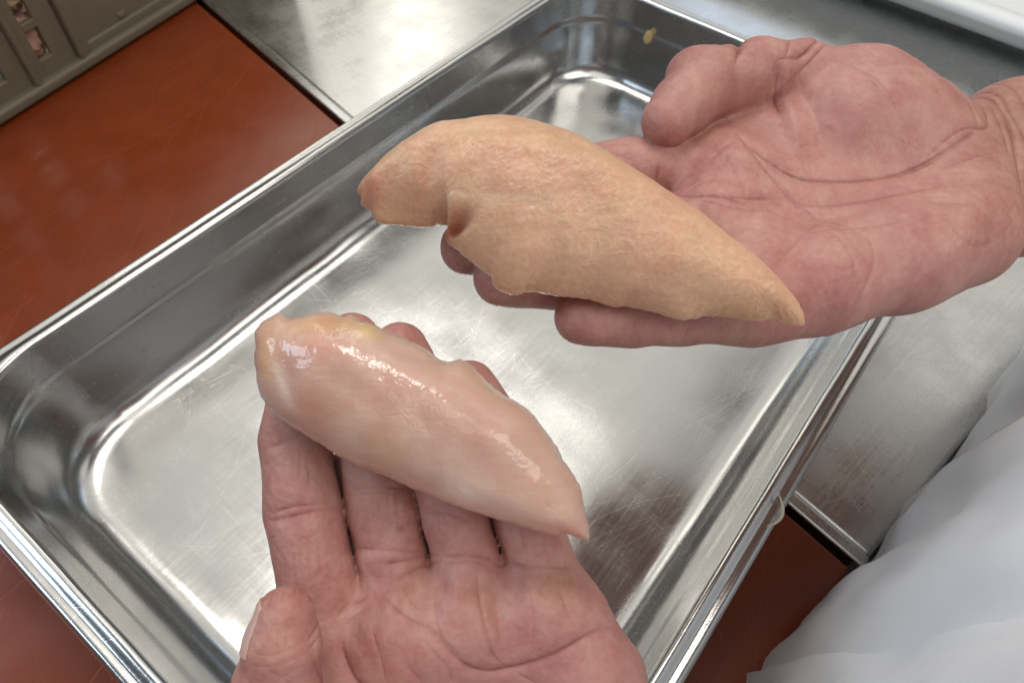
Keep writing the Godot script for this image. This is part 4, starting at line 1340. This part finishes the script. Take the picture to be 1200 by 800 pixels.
func meat_material(seed_: int, wet: bool, way: float) -> StandardMaterial3D:
	var n := 1024
	# muscle fibres: noise drawn out along the fillet, and short pale strands
	var fib := noise_map(noise(seed_, 0.05, 4), n, 1, n / 8, n)
	var wide := noise_map(noise(seed_ + 1, 0.012, 4), n, 4)
	var fine := noise_map(noise(seed_ + 2, 0.10, 3), n)
	var film_noise := noise(seed_ + 3, 0.045, 3)
	film_noise.fractal_type = FastNoiseLite.FRACTAL_RIDGED
	var film := noise_map(film_noise, n, 1, n / 2, n)
	var frost := noise_map(noise(seed_ + 4, 0.07, 4), n)
	var strands := PackedFloat32Array()
	strands.resize(n * n)
	var r := RandomNumberGenerator.new()
	r.seed = seed_
	for i in (400 if wet else 7000):
		var p := Vector2(r.randf(), r.randf()) * n
		var a := way + r.randfn() * (0.2 if wet else 0.30)
		scratch(strands, n, p, Vector2.from_angle(a), r.randi_range(12, 70) if wet else r.randi_range(8, 46), r.randfn() * 0.012, r.randf_range(0.1, 0.9) ** 2.0)
	var high := PackedFloat32Array()
	high.resize(n * n)
	var px := PackedByteArray()
	px.resize(n * n * 3)
	var rough := PackedFloat32Array()
	rough.resize(n * n)
	for i in n * n:
		var f := fib[i] - 0.5
		var w := wide[i] - 0.5
		var d := fine[i] - 0.5
		var c := film[i] - 0.5
		var s := strands[i]
		if wet:
			high[i] = f * 0.06 + w * 0.25 + d * 0.10 + (c * 0.26 + d * 0.12) * clampf(0.6 + w * 3.5, 0.12, 1.0) + s * 0.02
			px[i * 3] = clampi(int(255.0 * (0.95 + w * 0.06 + f * 0.03 + s * 0.02)), 0, 255)
			px[i * 3 + 1] = clampi(int(255.0 * (0.93 + w * 0.11 + f * 0.04 + s * 0.03)), 0, 255)
			px[i * 3 + 2] = clampi(int(255.0 * (0.91 + w * 0.13 + f * 0.05 + s * 0.03)), 0, 255)
			rough[i] = clampf(0.11 - w * 0.10 + d * 0.06, 0.05, 0.4)
		else:
			var z := clampf((frost[i] - 0.42) * 2.2, 0.0, 1.0)
			high[i] = f * 0.28 + w * 0.3 + d * 0.45 + s * 0.62 + z * 0.2
			px[i * 3] = clampi(int(255.0 * (0.89 + w * 0.10 + f * 0.04 + d * 0.03 + s * 0.03 + z * 0.04)), 0, 255)
			px[i * 3 + 1] = clampi(int(255.0 * (0.85 + w * 0.09 + f * 0.09 + d * 0.05 + s * 0.10 + z * 0.07)), 0, 255)
			px[i * 3 + 2] = clampi(int(255.0 * (0.79 + w * 0.09 + f * 0.10 + d * 0.06 + s * 0.15 + z * 0.11)), 0, 255)
			rough[i] = clampf(0.38 + w * 0.3 - s * 0.12 + d * 0.2, 0.18, 0.9)
	var m := StandardMaterial3D.new()
	m.uv1_triplanar = true
	m.uv1_scale = Vector3.ONE * (1000.0 / 140.0 if wet else 1000.0 / 180.0)
	m.resource_name = "wet_meat" if wet else "dry_meat"
	m.vertex_color_use_as_albedo = true
	m.albedo_texture = ImageTexture.create_from_image(Image.create_from_data(n, n, false, Image.FORMAT_RGB8, px))
	m.heightmap_enabled = true
	m.heightmap_texture = grey_texture(high, n)
	m.heightmap_scale = 0.055 if wet else 0.045
	m.roughness_texture = grey_texture(rough, n)
	m.roughness = 1.0
	m.metallic_specular = 0.55 if wet else 0.48
	m.subsurf_scatter_enabled = true
	m.subsurf_scatter_strength = 0.5 if wet else 0.2
	return m

func build_meat() -> void:
	var blot := noise(300, 0.03, 2)
	var pale := meat_mesh(LEFT_MEAT, LEFT_MEAT_SPINE, 15.0, 9.0, 2.2, LEFT_LUMPS, 0.3, 0.22, 310, Vector2(70, 70), 140.0, func(q: Vector2, s: float, _i: int) -> Color:
		var c := Color(0.70, 0.49, 0.41)
		c = c.lerp(Color(0.68, 0.415, 0.345), clampf(blot.get_noise_2d(q.x, q.y) * 1.4 + 0.1, 0.0, 0.6))
		return spotted(c, q, LEFT_SPOTS))
	var a := put("chicken_breast", pale, meat_material(320, true, -0.6), self, Transform3D(Basis(LEFT_MEAT_FRAME[0], LEFT_MEAT_FRAME[1], LEFT_MEAT_FRAME[2]), LEFT_MEAT_FRAME[3]))
	tag(a, "wet pale pink raw chicken breast lying on the fingers of the lower hand", "chicken breast")
	var dry := meat_mesh(RIGHT_MEAT, RIGHT_MEAT_SPINE, 18.5, 9.0, 2.2, RIGHT_LUMPS, 0.5, 0.38, 410, Vector2(90, 90), 180.0, func(q: Vector2, s: float, _i: int) -> Color:
		var c := Color(0.88, 0.575, 0.405)
		c = c.lerp(Color(0.84, 0.48, 0.37), clampf(blot.get_noise_2d(q.x + 200.0, q.y) * 0.7 + 0.2, 0.0, 0.6))
		return spotted(c, q, RIGHT_SPOTS))
	var b := put("chicken_breast", dry, meat_material(420, false, -0.5), self, Transform3D(Basis(RIGHT_MEAT_FRAME[0], RIGHT_MEAT_FRAME[1], RIGHT_MEAT_FRAME[2]), RIGHT_MEAT_FRAME[3]))
	tag(b, "dry matt orange yellow raw chicken breast lying on the fingers of the right hand", "chicken breast")

func spotted(c: Color, q: Vector2, spots: Array) -> Color:
	# soft patches of another tint: strength, centre, along, across, turn, tint
	for l in spots:
		var d := (q - Vector2(l[1], l[2])).rotated(-l[5])
		c = c.lerp(l[6], clampf(l[0] * exp(-(d.x / l[3]) ** 2.0 - (d.y / l[4]) ** 2.0), 0.0, 1.0))
	return c

func build_scraps() -> void:
	var fat := mat(Color(0.66, 0.50, 0.22), 0.35)
	fat.resource_name = "fat"
	fat.subsurf_scatter_enabled = true
	fat.subsurf_scatter_strength = 0.2
	var ns := noise(500, 300.0, 2)
	var blob := func(size: Vector3) -> ArrayMesh:
		return sheet(24, 16, func(i: int, j: int):
			var b := PI * (j / 15.0 - 0.5)
			var dir := Vector3(cos(b) * cos(TAU * i / 24.0), sin(b), cos(b) * sin(TAU * i / 24.0))
			return dir * size * (1.0 + 0.35 * ns.get_noise_3dv(dir * 0.006 + size)), true)
	var a := put("fat_scrap", blob.call(Vector3(0.0012, 0.0065, 0.0030)), fat, self, Transform3D(Basis.from_euler(Vector3(0.2, 0, 0.1)), Vector3(0.2482, 0.0425, -0.086)))
	tag(a, "small yellow scrap of fat stuck high on the far wall of the pan", "meat scrap")
	var b := put("fat_scrap", blob.call(Vector3(0.0035, 0.0009, 0.0016)), fat, self, Transform3D(Basis.from_euler(Vector3(0, 0.5, 0)), Vector3(0.094, 0.0019, 0.1425)))
	tag(b, "tiny yellowish scrap lying on the pan floor near its right wall", "meat scrap")
	var pale := mat(Color(0.66, 0.58, 0.44), 0.4)
	pale.resource_name = "sinew"
	var pts := PackedVector3Array()
	for i in 16:
		var t := i / 15.0
		pts.append(Vector3(lerpf(-0.0500, -0.066, t), 0.0672 - 0.0016 * smoothstep(0.3, 1.0, t), 0.1565 + 0.0060 * sin(t * 2.6)))
	var c := put("sinew_strand", tube(pts, func(t: float) -> float: return 0.00065 * sin(PI * clampf(t, 0.06, 0.94)) + 0.0001, 8), pale, self)
	tag(c, "thin pale curved strand of sinew stuck on the right rim of the pan", "meat scrap")
